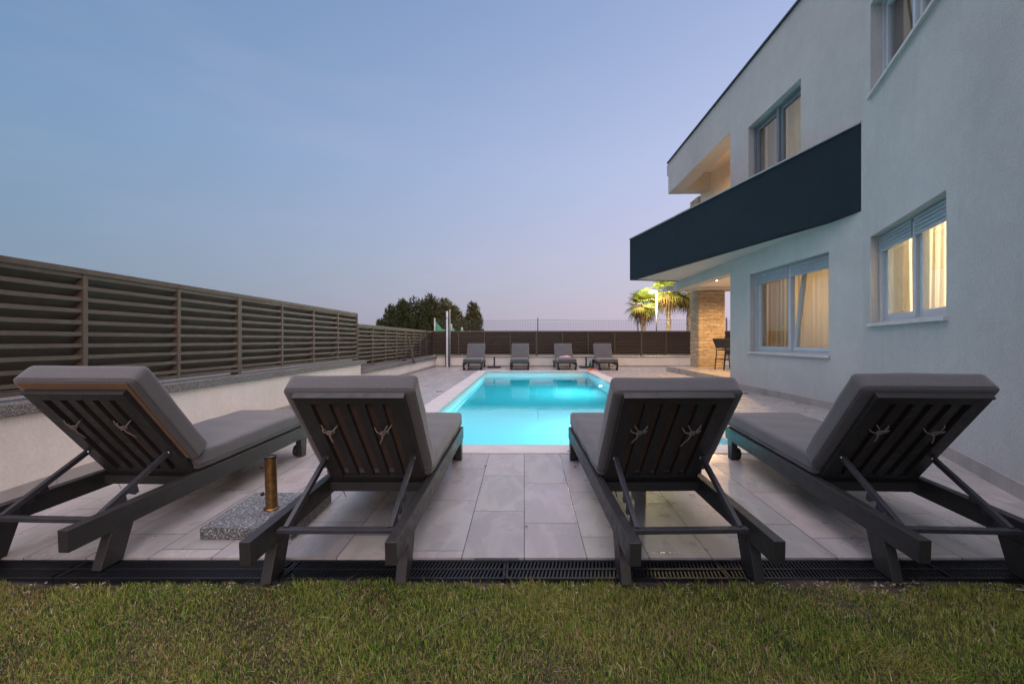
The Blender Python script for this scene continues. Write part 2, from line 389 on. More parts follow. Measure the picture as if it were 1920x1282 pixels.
def rbox(mb, x0, x1, y0, y1, z0, z1, r, n=(10, 20, 4), mat=None, puff=.0, wob=.0, seed=0):
    """rounded, slightly puffed box"""
    cx, cy, cz = (x0 + x1) / 2, (y0 + y1) / 2, (z0 + z1) / 2; hx, hy, hz = (x1 - x0) / 2, (y1 - y0) / 2, (z1 - z0) / 2
    idx = {}; vs = []; fs = []
    def lin(h, k, nn):
        # denser towards the edges
        t = 2 * k / nn - 1; return h * math.sin(t * math.pi / 2) * .35 + h * t * .65
    def vid(i, j, k):
        if (i, j, k) in idx: return idx[(i, j, k)]
        p = Vector((lin(hx, i, n[0]), lin(hy, j, n[1]), lin(hz, k, n[2])))
        q = Vector((max(-hx + r, min(hx - r, p.x)), max(-hy + r, min(hy - r, p.y)), max(-hz + r, min(hz - r, p.z))))
        d = p - q
        if d.length > 1e-9: p = q + d.normalized() * r
        if puff:
            fx, fy = 1 - (p.x / hx) ** 2, 1 - (p.y / hy) ** 2
            p.z += math.copysign(puff * max(0, fx) ** .5 * max(0, fy) ** .5, p.z) if abs(p.z) > hz * .5 else 0
        if wob:
            s_ = math.sin(p.x * 13 + seed * 3) * math.cos(p.y * 9 + seed) + .6 * math.sin(p.y * 23 + p.x * 7 + seed * 5)
            p.z += wob * s_ * (1 if p.z > 0 else .3); p.x += wob * .6 * math.sin(p.y * 17 + seed) ; p.y += wob * .6 * math.sin(p.x * 15 + seed * 2)
        vs.append((p.x + cx, p.y + cy, p.z + cz)); idx[(i, j, k)] = len(vs) - 1
        return idx[(i, j, k)]
    a, b, c = n
    for i in range(a):
        for j in range(b):
            for k in (0, c): fs.append((vid(i, j, k), vid(i + 1, j, k), vid(i + 1, j + 1, k), vid(i, j + 1, k)))
    for i in range(a):
        for k in range(c):
            for j in (0, b): fs.append((vid(i, j, k), vid(i + 1, j, k), vid(i + 1, j, k + 1), vid(i, j, k + 1)))
    for j in range(b):
        for k in range(c):
            for i in (0, a): fs.append((vid(i, j, k), vid(i, j + 1, k), vid(i, j + 1, k + 1), vid(i, j, k + 1)))
    return mb.add(vs, fs, mat, True)

# deck level: the paving falls gently towards the drain
SL = .0427
def deck_z(y): return -.16 + SL * y if y < 3.747 else 0.0

# ------------------------------------------------------------------ ground, deck, pool (setting)
mb = MB(); gx0, gx1, gy0_, gy1_ = -3.5, 9.7, -6.9, 16.4
for a in ((-400, gx0, -300, 900), (gx1, 400, -300, 900), (gx0, gx1, -300, gy0_), (gx0, gx1, gy1_, 900)):
    mb.add([(a[0], a[2], -.45), (a[1], a[2], -.45), (a[1], a[3], -.45), (a[0], a[3], -.45)], [(0, 1, 2, 3)])
mb.build('ground', M['field'], kind='structure')

POOL = dict(x0=-1.2, x1=1.99, y0=4.03, y1=13.8)
CX0, CX1, CY0, CY1 = -1.485, 2.275, 3.747, 14.09
YD = 2.096
WX = -3.26
def quadgrid(mb, x0, x1, y0, y1, zf):
    mb.add([(x0, y0, zf(y0)), (x1, y0, zf(y0)), (x1, y1, zf(y1)), (x0, y1, zf(y1))], [(0, 1, 2, 3)])
mb = MB()
quadgrid(mb, -3.30, 4.6, YD, CY0, deck_z)
for a in ((-3.30, CX0, CY0, 16.2), (CX1, 9.5, CY0, 16.2), (CX0, CX1, CY1, 16.2)): quadgrid(mb, *a, deck_z)
# front edge of the deck slab
mb.add([(-3.3, YD, deck_z(YD)), (4.6, YD, deck_z(YD)), (4.6, YD, -.3), (-3.3, YD, -.3)], [(0, 1, 2, 3)])
mb.build('patio', M['tile'], kind='structure')
mb = MB()
zt = .006
def slab(mb, x0, x1, y0, y1): mb.box(x0, x1, y0, y1, -.055, zt)
ov = .015
slab(mb, CX0, POOL['x0'] + ov, CY0, CY1); slab(mb, POOL['x1'] - ov, CX1, CY0, CY1)
slab(mb, POOL['x0'] + ov, POOL['x1'] - ov, CY0, POOL['y0'] + ov); slab(mb, POOL['x0'] + ov, POOL['x1'] - ov, POOL['y1'] - ov, CY1)
mb.build('pool_coping', M['coping'], kind='structure')
mb = MB()
X0, X1, Y0, Y1 = POOL['x0'], POOL['x1'], POOL['y0'], POOL['y1']
zs, zd, ys, ys2 = -1.12, -1.80, 8.5, 8.8
prof = [(Y0, zs), (ys, zs), (ys2, zd), (Y1, zd)]
vsx = []
for y, z in prof: vsx += [(X0, y, z), (X1, y, z)]
mb.add(vsx, [(0, 1, 3, 2), (2, 3, 5, 4), (4, 5, 7, 6)])
top = -.05
for X in (X0, X1):
    mb.add([(X, y, z) for y, z in prof] + [(X, Y1, top), (X, Y0, top)], [(0, 1, 2, 3, 4, 5)])
mb.add([(X0, Y0, zs), (X1, Y0, zs), (X1, Y0, top), (X0, Y0, top)], [(0, 1, 2, 3)])
mb.add([(X0, Y1, zd), (X1, Y1, zd), (X1, Y1, top), (X0, Y1, top)], [(0, 1, 2, 3)])
mb.build('pool_basin', M['liner'], kind='structure')
mb = MB(); mb.box(X0 - .03, X1 + .03, Y0 - .03, Y1 + .03, zd - .1, -.13)
mb.build('water', M['water'], kind='structure')
# underwater lamps on the house-side wall
def pool_light(y, label, e):
    t = thing('pool_light', label, 'pool light', (X1 - .03, y, -.58), group='underwater lights of the pool')
    m = MB(); m.tube([(.03, 0, 0), (-.004, 0, 0)], .13, 24); m.build('housing', M['white'], t)
    m = MB(); m.tube([(-.005, 0, 0), (-.012, 0, 0)], .095, 24); m.build('lens', M['poolbulb'], t)
    lamp('pool_lamp_light', 'AREA', (X1 - .09, y, -.58), e, (.85, 1, .97), (-1, 0, -.16), shape='DISK', size=.2)
pool_light(11.1, 'glowing round underwater light near the far right corner of the pool', 102)
pool_light(6.2, 'round underwater light on the right pool wall hidden behind the third front lounger', 112)

# skimmer covers / floor drains
for (x, y, w, d, lab) in ((-1.60, 8.28, .13, .05, 'small black floor drain left of the pool coping'), (4.02, 8.0, .15, .06, 'small black floor drain at the foot of the house wall')):
    m = MB(); m.box(x - w / 2, x + w / 2, y - d / 2, y + d / 2, -.01, .006)
    for i in range(5): m.box(x - w / 2 + .015 + i * w / 6, x - w / 2 + .02 + i * w / 6, y - d / 2 + .008, y + d / 2 - .008, .006, .009)
    m.build('floor_drain', M['black'], label=lab, cat='floor drain')

# ------------------------------------------------------------------ drain channel with grates
gy0, gy1, gz = 1.93, 2.094, -.080
m = MB(); m.box(-4.2, 3.6, gy0 - .004, gy1, -.3, gz - .045); m.build('drain_channel', M['darkhole'], kind='structure')
def grate(x0, x1):
    t = thing('drain_grate', 'black slotted plastic drain grate', 'drain grate', (x0, 0, 0), group='drain grates along the patio edge')
    w = x1 - x0; m = MB()
    for ya, yb in ((gy0, gy0 + .012), (gy1 - .012, gy1), ((gy0 + gy1) / 2 - .005, (gy0 + gy1) / 2 + .005)): m.box(.002, w - .002, ya, yb, gz - .03, gz)
    for xa, xb in ((.002, .012), (w - .012, w - .002)): m.box(xa, xb, gy0 + .012, gy1 - .012, gz - .03, gz - .001)
    m.build('rail_frame', M['grate'], t)
    m = MB(); n = int((w - .03) / .017)
    for i in range(n):
        x = .02 + i * .017
        for (a, b, sk) in ((gy0 + .012, (gy0 + gy1) / 2 - .005, .012), ((gy0 + gy1) / 2 + .005, gy1 - .012, .012)):
            if x + sk + .008 > w - .012: continue
            m.prism([(x, a), (x + .008, a), (x + .008 + sk, b), (x + sk, b)], gz - .02, gz - .002, 2)
    m.build('ribs', M['grate'], t)
    return t
LABG = ['leftmost black drain grate at the patio edge under the left front lounger', 'black drain grate behind the left front lounger leg', 'black drain grate below the second front lounger',
        'black drain grate in the middle between the second and third front loungers', 'black drain grate below the third front lounger', 'black drain grate between the third and fourth front loungers', 'rightmost black drain grate below the right front lounger']
xs = [-4.08, -3.08, -2.08, -1.08, -.085, .91, 1.91, 3.2]
for i in range(7): grate(xs[i], xs[i + 1])['label'] = LABG[i]
m = MB(); m.box(-.235, -.03, gy1 - .018, gy1 + .004, gz - .01, gz + .008); m.build('drain_cover_plate', M['black'], label='small dark plate at the joint of two drain grates beside the tiles', cat='cover plate')

# ------------------------------------------------------------------ lawn
m = MB()
nx, ny = 60, 40; gv = []; gf = []
for j in range(ny + 1):
    for i in range(nx + 1):
        x = -9 + 14 * i / nx; y = -7 + (1.925 + 7) * (j / ny) ** .5
        gv.append((x, y, -.100 + .008 * math.sin(x * 3.1 + y * 2) + .006 * math.sin(x * 9 + y * 5)))
for j in range(ny):
    for i in range(nx): a = j * (nx + 1) + i; gf.append((a, a + 1, a + nx + 2, a + nx + 1))
m.add(gv, gf, None, True); m.build('soil', M['soil'], kind='structure')

def blades(n, xr, yr, hr, wr, tone, lean=.5, z0=-.098, edge=None, flat=False):
    x = rng.uniform(*xr, n); y = rng.uniform(*yr, n)
    if edge is not None:
        k = y < edge(x); x = x[k]; y = y[k]
    n = len(x)
    cl = (np.sin(x * 5.3 + 1.1) * np.cos(y * 7.1 + x * 2) + np.sin(x * 13.7 + y * 11) * .6 + np.sin(x * 1.9 + 2 + y * 3) * .8) / 2.4
    keep = rng.random(n) < .97 + .2 * cl; x, y, cl = x[keep], y[keep], cl[keep]; n = len(x)
    h = rng.uniform(*hr, n) * (.82 + .5 * cl); w = rng.uniform(*wr, n)
    ang = rng.uniform(0, 2 * np.pi, n); wd = np.stack([np.cos(ang), np.sin(ang), 0 * ang], 1)
    la = rng.uniform(0, 2 * np.pi, n) * .8 + cl * 2; lm = np.abs(rng.normal(0, lean, n)); lm = np.minimum(lm, 1.6)
    if flat: lm = rng.uniform(2, 6, n); 
    ld = np.stack([np.cos(la), np.sin(la), 0 * la], 1)
    nrm = np.sqrt(1 + lm ** 2)
    up = np.array([0, 0, 1.])
    base = np.stack([x, y, z0 + .008 * np.sin(x * 3.1 + y * 2) + (rng.uniform(0, .018, n) if flat else 0 * x)], 1)
    mid = base + (up * 1.0 + ld * (lm * .6)[:, None]) * (h * .55 / nrm)[:, None]
    tip = base + (up * .85 + ld * (lm * 1.25)[:, None]) * (h / nrm)[:, None]
    W = wd * w[:, None] / 2
    v = np.stack([base - W, base + W, mid - W * .8, mid + W * .8, tip], 1).reshape(-1, 3)
    t = tone(x, y, cl, n)
    return v, np.repeat(t, 5)
def tone_main(x, y, cl, n):
    patch = .5 + .5 * np.sin(x * 2.3 + .6) * np.sin(y * 4.1 + x * 1.3 + 1)
    p2 = .5 + .5 * np.sin(x * 9.1 + y * 5 + 2 * np.sin(y * 7)) * np.sin(y * 13 + x * 4.3)
    t = rng.normal(.22 + .14 * patch + .12 * p2 + .14 * cl, .27, n)
    dry = rng.random(n) < (.08 + .26 * patch * p2 + .12 * (cl < -.3) + .30 * np.exp(-((x + 2.1) / .35) ** 2) + .25 * np.exp(-((x - .95) / .12) ** 2 - ((y - 1.78) / .06) ** 2))
    t = np.where(dry, rng.choice([.74, .84, .90, .98], n, p=[.35, .3, .2, .15]) + rng.normal(0, .02, n), t)
    return np.clip(t, 0, 1)
edge = lambda x: 1.908 + .020 * np.sin(x * 7) + .015 * np.sin(x * 19 + 1) + .012 * np.sin(x * 43) - .05 * np.exp(-((x - .95) / .25) ** 2) * 0 - .045 * np.exp(-((x - 1.35) / .42) ** 4)
sets = [blades(225000, (-3.24, 3.2), (1.18, 1.94), (.016, .040), (.0014, .0032), tone_main, .75, edge=edge),
        blades(70000, (-3.24, 2.6), (.1, 1.2), (.022, .046), (.002, .005), tone_main, .7),
        blades(42000, (-3.24, 2.0), (-3.2, .2), (.025, .05), (.004, .008), tone_main, .6),
        blades(3800, (-3.0, 3.0), (1.15, 1.92), (.03, .065), (.0012, .0022), lambda x, y, c, n: np.clip(rng.choice([.80, .88, .98], n, p=[.35, .4, .25]) + rng.normal(0, .03, n), 0, 1), .5, flat=True),
        blades(900, (-3.2, 3.0), (1.84, 1.915), (.02, .055), (.0012, .0022), lambda x, y, c, n: np.clip(rng.normal(.45, .2, n), 0, 1), .9)]
V = np.concatenate([s[0] for s in sets]); T = np.concatenate([s[1] for s in sets]); nb = len(V) // 5
me = bpy.data.meshes.new('grass'); me.vertices.add(len(V)); me.vertices.foreach_set('co', V.astype(np.float32).ravel())
base = np.arange(nb) * 5
li = np.stack([base, base + 1, base + 3, base + 2, base + 2, base + 3, base + 4], 1).ravel()
me.loops.add(len(li)); me.loops.foreach_set('vertex_index', li.astype(np.int32))
me.polygons.add(nb * 2); ls = np.stack([np.arange(nb) * 7, np.arange(nb) * 7 + 4], 1).ravel()
me.polygons.foreach_set('loop_start', ls.astype(np.int32)); me.update(calc_edges=True); me.validate()
at = me.attributes.new('tone', 'FLOAT', 'POINT'); at.data.foreach_set('value', T.astype(np.float32))
me.materials.append(M['grass']); link('grass', me, kind='stuff', label='mown lawn of green and straw coloured blades in the foreground')

# pebbles in the soil strip
m = MB(); rr = random.Random(3)
def pebble(m, x, y, z, r):
    bm = bmesh.new(); bmesh.ops.create_icosphere(bm, subdivisions=1, radius=1)
    sx, sy, sz = r * rr.uniform(.7, 1.3), r * rr.uniform(.7, 1.2), r * rr.uniform(.4, .8)
    m.add([(x + v.co.x * sx * rr.uniform(.85, 1.1), y + v.co.y * sy, z + v.co.z * sz) for v in bm.verts], [tuple(v.index for v in f.verts) for f in bm.faces], None, True); bm.free()
for i in range(260):
    x = rr.uniform(-3, 3) if i % 3 else rr.uniform(.95, 1.75); pebble(m, x, rr.uniform(1.835, 1.922), -.094 + rr.uniform(0, .006), rr.uniform(.003, .009))
m.build('gravel', M['stones'], kind='stuff', label='small pebbles and crumbs of soil between the lawn and the drain')
for (a, b, lab) in (((-.36, 1.55, -.082), (-.10, 1.80, -.080), 'long pale dry stalk lying on the lawn left of the centre'), ((1.50, 1.77, -.078), (1.61, 1.68, -.076), 'short reddish straw lying on the lawn at the right')):
    m = MB(); A, B = Vector(a), Vector(b); m.tube([A + (B - A) * t + Vector((0, 0, .006 * math.sin(t * 7))) for t in (0, .25, .5, .75, 1)], [.0014, .0013, .0012, .001, .0007], 5)
    m.build('straw', M['tie'], label=lab, cat='straw')

# ------------------------------------------------------------------ left garden walls, back wall
def gwall(name, lab, x0, x1, y0, y1, z0, z1, cap, capmat, ovx=.03, ovy=.05, sk=True, captop=None):
    t = thing(name, lab, 'garden wall', ((x0 + x1) / 2, (y0 + y1) / 2, 0))
    ox, oy = (x0 + x1) / 2, (y0 + y1) / 2
    MB().box(x0 - ox, x1 - ox, y0 - oy, y1 - oy, z0, z1).build('wall_body', M['garden_wall'], t)
    MB().box(*cap[0:2], *cap[2:4], z1, cap[4], mat=Matrix.Translation((-ox, -oy, 0))).build('coping', capmat, t, bevel=.006)
    return t
# tall part
w1 = gwall('garden_wall', 'cream garden wall on the left with a granite coping under the taller fence', -3.56, WX, -3, 8.72, -.35, .49, (-3.60, WX + .03, -3.05, 8.97, .57), M['granite_cap'])
w2 = gwall('garden_wall', 'lower cream garden wall on the left beyond the step under the shorter fence', -3.54, WX - .002, 8.721, 16.14, -.35, .30, (-3.58, WX + .035, 8.74, 16.12, .385), M['granite_cap'])
w3 = gwall('garden_wall', 'low cream wall along the back of the patio under the dark fence', -3.55, 9.5, 16.141, 16.45, -.35, .335, (-3.30, 9.5, 16.13, 16.5, .392), M['skirting'])
# tiled skirting at the foot of the walls, following the fall of the deck
def skirt(parent, p0, p1, h, th, nrm, mat):
    off = Vector(parent.location); m = MB(); k = 14; nrm = Vector(nrm)
    for i in range(k):
        a = Vector(p0).lerp(Vector(p1), i / k); b = Vector(p0).lerp(Vector(p1), (i + 1) / k - .0006)
        vs = []
        for p in (a, b):
            z = deck_z(p.y)
            vs += [p + Vector((0, 0, z - .01)), p + nrm * th + Vector((0, 0, z - .01)), p + nrm * th + Vector((0, 0, z + h)), p + Vector((0, 0, z + h))]
        m.add([v - off for v in vs], [(0, 1, 2, 3), (4, 7, 6, 5), (0, 4, 5, 1), (1, 5, 6, 2), (2, 6, 7, 3)])
    return m.build('skirting', mat, parent)
skirt(w1, (WX, YD, 0), (WX, 8.72, 0), .075, .012, (1, 0, 0), M['skirting'])
skirt(w2, (WX - .002, 8.73, 0), (WX - .002, 16.1, 0), .075, .012, (1, 0, 0), M['skirting'])
skirt(w3, (-3.24, 16.141, 0), (9, 16.141, 0), .05, .012, (0, -1, 0), M['skirting'])

# ------------------------------------------------------------------ louvred fences
def fence(name, lab, p0, p1, z0, z1, posts, dbl, inward, pitch=.0875):
    """p0->p1 along the fence; 'inward' = unit normal to the pool side. posts = distances from p0"""
    p0, p1 = Vector((*p0, 0)), Vector((*p1, 0)); d = (p1 - p0).normalized(); nrm = Vector((*inward, 0))
    t = thing(name, lab, 'fence', (p0.x, p0.y, 0))
    Mx = Matrix((( d.x, nrm.x, 0, 0), (d.y, nrm.y, 0, 0), (0, 0, 1, 0), (0, 0, 0, 1)))   # local: x along, y = towards pool, z up
    ln = (p1 - p0).length
    m = MB(); m.box(-.02, ln + .02, -.06, .012, z1 - .042, z1, Mx); m.build('top_rail', M['fence'], t, bevel=.002)
    m = MB(); m.box(-.02, ln + .02, -.085, .002, z0, z0 + .032, Mx); m.build('bottom_rail', M['fence'], t)
    for i, s in enumerate(posts):
        w = .062 if i in dbl else .036
        m = MB(); m.box(s - w / 2, s + w / 2, -.088, .006, z0 - (.03 if i in dbl else .0015), z1 - .043, Mx)
        if i in dbl: m.box(s - .0015, s + .0015, .006, .008, z0 - .03, z1 - .044, Mx)
        m.build('post', M['fence'], t)
    for a, b in zip(posts[:-1], posts[1:]):
        m = MB(); z = z1 - .044; a += .015; b -= .015
        while z - .03 > z0 + .02:
            zl = z - pitch
            # lip + blade sloping down and back
            pass
            m.box(a, b, -.004, 0, z - .030, z, Mx); m.prism([(-.0045, z - .010), (-.078, max(z0 + .034, z - pitch - .012)), (-.080, max(z0 + .037, z - pitch - .009)), (-.0045, z - .002)], a, b, 0, Mx)
            z = zl
        m.build('louvre_panel', M['fence'], t)
    return t
XF = -3.36
P = [2.4 + .9085 * k for k in range(-5, 8)]   # 8.76 is the last
P = [8.79 - .9075 * k for k in range(12, -1, -1)]
ps = [p - P[0] for p in P]
f1 = fence('louvre_fence', 'tall brown grey louvred fence on the left garden wall in the foreground', (XF, P[0]), (XF, P[-1]), .60, 1.515, ps, {12 - 4, 12 - 7, 0, 12}, (1, 0))
P2 = [8.83] + [8.79 + .9 * k for k in range(1, 9)]; P2[-1] = 16.2
f2 = fence('louvre_fence', 'shorter brown grey louvred fence on the left beyond the step in height', (XF, P2[0]), (XF, P2[-1]), .42, 1.305, [p - P2[0] for p in P2], {0, 4}, (1, 0))
YB = 16.22
xb = [(x - 983) * YB / 820 for x in (812.5, 860, 908, 956.4, 1006, 1054.7, 1103, 1152.6, 1203, 1249, 1297, 1345, 1394)]
f3 = fence('louvre_fence', 'dark louvred fence along the back of the patio behind the far loungers', (xb[0], YB), (xb[-1], YB), .425, 1.325, [x - xb[0] for x in xb], {4, 8, 12}, (0, -1))
m = MB(); m.bar((XF + .03, 12.55, 1.06), (-3.13, 12.45, .30), .035, .035); m.box(-3.20, -3.10, 12.38, 12.50, .386, .40); m.build('brace_bar', M['fence'], label='slanting metal brace leaning against the shorter left fence', cat='brace')

# ------------------------------------------------------------------ house
house = thing('villa', 'white two storey villa with a dark blue balcony and lit windows', 'house', (4.3, 5.55, 0))
HO = Vector((4.3, 5.55, 0))
TN = .41; nd = Vector((-TN, -1, 0)).normalized(); NL = math.sqrt(1 + TN * TN)
def wallpanel(p0, p1, z0, z1, th, openings, out, name, mat, parent=house, off=HO):
    """p0->p1 outer line; out = outward unit normal; openings = (u0,u1,za,zb)"""
    p0 = Vector(p0); p1 = Vector(p1); d = (p1 - p0); ln = d.length; d.normalize(); out = Vector(out)
    us = sorted({0, ln} | {o[0] for o in openings} | {o[1] for o in openings}); zs_ = sorted({z0, z1} | {o[2] for o in openings} | {o[3] for o in openings})
    def solid(i, j):
        if i < 0 or j < 0 or i >= len(us) - 1 or j >= len(zs_) - 1: return False
        u = (us[i] + us[i + 1]) / 2; z = (zs_[j] + zs_[j + 1]) / 2
        return not any(o[0] < u < o[1] and o[2] < z < o[3] for o in openings)
    def P_(u, n, z): return p0 + d * u + out * n + Vector((0, 0, z)) - off
    m = MB()
    for i in range(len(us) - 1):
        for j in range(len(zs_) - 1):
            if not solid(i, j): continue
            a, b, c, e = us[i], us[i + 1], zs_[j], zs_[j + 1]
            m.add([P_(a, 0, c), P_(b, 0, c), P_(b, 0, e), P_(a, 0, e)], [(0, 1, 2, 3)])
            m.add([P_(a, -th, c), P_(b, -th, c), P_(b, -th, e), P_(a, -th, e)], [(3, 2, 1, 0)])
            if not solid(i - 1, j): m.add([P_(a, 0, c), P_(a, -th, c), P_(a, -th, e), P_(a, 0, e)], [(0, 1, 2, 3)])
            if not solid(i + 1, j): m.add([P_(b, 0, c), P_(b, -th, c), P_(b, -th, e), P_(b, 0, e)], [(0, 1, 2, 3)])
            if not solid(i, j - 1): m.add([P_(a, 0, c), P_(b, 0, c), P_(b, -th, c), P_(a, -th, c)], [(0, 1, 2, 3)])
            if not solid(i, j + 1): m.add([P_(a, 0, e), P_(b, 0, e), P_(b, -th, e), P_(a, -th, e)], [(0, 1, 2, 3)])
    return m.build(name, mat, parent)
ZR = 6.25; TH = .32
w1o = (8.335 - 9.12, 0)  # helper
Wl = 9.13
# far wall runs from y=9.13 (u=0) to the corner y=5.55; outward is -X
W1 = (Wl - 8.335, Wl - 6.175, .75, 2.225); W3 = (Wl - 8.395, Wl - 6.80, 3.10, 5.045)
wallpanel((4.3, Wl, 0), (4.3, 5.55, 0), -.3, ZR, TH, [W1, W3], (-1, 0, 0), 'wall', M['stucco'])
W2 = (.243 * NL, 1.90 * NL, 1.165, 2.225); W4 = (.243 * NL, 1.90 * NL, 3.93, 5.03)
nout = Vector((-1, TN, 0)).normalized()
wallpanel((4.3, 5.55, 0), tuple(Vector((4.3, 5.55, 0)) + nd * 8.0), -.3, ZR, TH, [W2, W4], nout, 'wall', M['stucco'])
# inner solid mass: rear walls, slabs
def hb(name, mat, x0, x1, y0, y1, z0, z1, bevel=0):
    return MB().box(x0 - HO.x, x1 - HO.x, y0 - HO.y, y1 - HO.y, z0, z1).build(name, mat, house, bevel)
hb('side_wall', M['stucco_in'], 4.3 + TH, 9.5, Wl - .3, Wl - .002, 0.002, 5.9)
hb('partition', M['stucco_in'], 4.3 + TH, 9.5, 5.35, 5.5, -.2, 2.70)
hb('rear_wall', M['stucco'], 9.5, 9.8, -2.5, 13.3, -.3, ZR)
MB().prism([(1.35 - HO.x, -1.85 - HO.y), (9.8 - HO.x, -1.85 - HO.y), (9.8 - HO.x, 13.24 - HO.y), (4.32 - HO.x, 13.24 - HO.y), (4.32 - HO.x, 5.6 - HO.y)], ZR - .32, ZR - .002, 2).build('roof', M['stucco'], house)
MB().prism([(1.8 - HO.x, -1.8 - HO.y), (9.5 - HO.x, -1.8 - HO.y), (9.5 - HO.x, 9.1 - HO.y), (4.64 - HO.x, 9.1 - HO.y), (4.64 - HO.x, 5.6 - HO.y)], 2.72, 2.9, 2).build('floor_slab', M['stucco_in'], house)
# roof edge flashing
fl = MB(); q = Vector((4.3, 13.08, 0)); c0 = Vector((4.3, 5.55, 0)); e0 = c0 + nd * 8
fl.box(4.265 - HO.x, 4.6 - HO.x, 5.55 - HO.y, 13.10 - HO.y, ZR, ZR + .035)
fl.bar(c0 - HO + Vector((.12, -.05, ZR + .0175)), e0 - HO + Vector((.12, -.05, ZR + .0175)), .33, .035)
fl.box(4.6 - HO.x, 9.8 - HO.x, 13.0 - HO.y, 13.10 - HO.y, ZR, ZR + .034)
fl.build('flashing', M['flashing'], house)
# loggia beam along the roof edge and across its end
hb('loggia_beam', M['stucco'], 4.3, 4.69, Wl + .001, 13.06, 5.33, ZR - .003)
hb('end_beam', M['stucco'], 4.69, 9.4, 12.70, 13.058, 5.335, ZR - .004)
hb('loggia_ceiling', M['stucco_in'], 4.692, 9.4, Wl + .002, 12.698, 5.85, 5.90)
# inner loggia wall (turned towards the corner)
a, b = Vector((5.30, 13.15, 0)), Vector((6.30, 9.14, 0)); dd = (b - a).normalized(); on = Vector((dd.y, -dd.x, 0)); 
if on.x > 0: on = -on
LW = (.75, 2.0, 2.93, 5.12)
wallpanel(tuple(a), tuple(b), 2.93, 5.849, .2, [LW], on, 'loggia_wall', M['stucco_in'])
# porch beam + ceiling
hb('porch_beam', M['stucco'], 4.3, 4.56, Wl + .001, 12.56, 2.385, 2.62)
hb('porch_beam', M['stucco'], 4.56, 9.4, 12.40, 12.558, 2.42, 2.62)
hb('porch_beam', M['stucco'], 4.3, 9.4, 13.22, 13.6, 2.49, 2.619)
hb('porch_ceiling', M['stucco_in'], 4.562, 9.4, Wl + .002, 13.219, 2.50, 2.56)
# terrace step
MB().box(4.512 - HO.x, 9.45 - HO.x, 6.4 - HO.y, 13.9 - HO.y, -.1, .148).build('terrace_step', M['tile'], house, .004)
# balcony
B0, B1 = Vector((4.3, 5.58, 0)), Vector((2.90, 12.01, 0)); bd = (B1 - B0).normalized(); bn = Vector((-bd.y, bd.x, 0));
if bn.x > 0: bn = -bn
ed = -bn
B2 = B1 + ed * 1.47; B3 = B1 + ed * 6.6
sl = [B0 + Vector((0.0, .03, 0)), B1 + ed * .0, B3, Vector((9.4, Wl + .2, 0)), Vector((4.304, Wl + .2, 0)), Vector((4.301, 5.62, 0))]
def loc2(p): return (p.x - HO.x, p.y - HO.y)
inset = .0
# slab polygon: front line slightly inside the parapet
S = [B0 + bd * .02 - bn * .13, B1 - bn * .13 - bd * .13, B3 - bd * .13, B3 - bd * 2.2]
MB().prism([loc2(Vector((4.301, 5.95, 0))), loc2(B1 - bn * .125 - bd * .125), loc2(B3 - bd * .13), loc2(Vector((9.3, Wl + .01, 0))), loc2(Vector((4.301, Wl + .01, 0)))], 2.622, 2.90, 2).build('balcony_slab', M['stucco'], house)
pm = MB(); z0b, z1b = 2.617, 3.735
def para(a, b, tin):
    pts = [loc2(a), loc2(b), loc2(b + tin), loc2(a + tin)]
    pm.prism(pts, z0b, z1b, 2)
pj = B0.lerp(B1, .645)
para(B0 + bd * .0, pj - bd * .004, -bn * .12); para(pj, B1, -bn * .12); para(B1 - bn * .1201 , B3, -bd * .12)
pm.build('parapet', M['navy'], house)
pc = MB()
for a_, b_, tin, o1, dz in ((B0, pj, -bn, bn, .004), (pj, B1 + bd * .02, -bn, bn, 0), (B1 - bn * .145, B3, -bd, bd, 0)):
    pts = [loc2(a_ + o1 * .02), loc2(b_ + o1 * .02), loc2(b_ + tin * .145), loc2(a_ + tin * .145)]
    pc.prism(pts, z1b + dz, z1b + .024 + dz, 2)
pc.build('parapet_cap', M['capmetal'], house)
# stone pillar carrying both floors, irregular split-face courses
pm = MB(); rr = random.Random(5)
px0, px1, py0, py1 = 5.27, 6.06, 13.21, 13.86
pm.box(px0 + .02, px1 - .02, py0 + .02, py1 - .02, .0, 5.33)
z = .148
while z < 5.32:
    h = rr.choice([.03, .038, .045, .055]); 
    h = min(h, 5.325 - z)
    if 2.49 - h < z < 2.56: z = 2.625; continue
    x = px0
    while x < px1 - .001:
        w = min(rr.uniform(.08, .28), px1 - x); dq = rr.uniform(0, .02)
        if px1 - x - w < .05: w = px1 - x
        pm.box(x, x + w - .003, py0 - dq, py0 + .03, z, z + h - .003); x += w
    y = py0 + .031
    while y < py1 - .001:
        w = min(rr.uniform(.08, .28), py1 - y); dq = rr.uniform(0, .02)
        if py1 - y - w < .05: w = py1 - y
        pm.box(px0 - dq, px0 + .03, y, y + w - .003, z, z + h - .003); y += w
    z += h
pm.v = [(x - HO.x, y - HO.y, z) for x, y, z in pm.v]
pm.build('stone_pillar', M['stone'], house)
# skirting of the house walls
def hskirt(p0, p1, nrm): 
    return skirt(house, p0, p1, .105, .012, nrm, M['skirting'])
hskirt((4.3, 6.4 + 2.7, 0), (4.3, 5.56, 0), (-1, 0, 0)); e1 = Vector((4.3, 5.55, 0)) + nd * 3.4
hskirt((4.3 - .003, 5.545, 0), tuple(e1), tuple(nout))

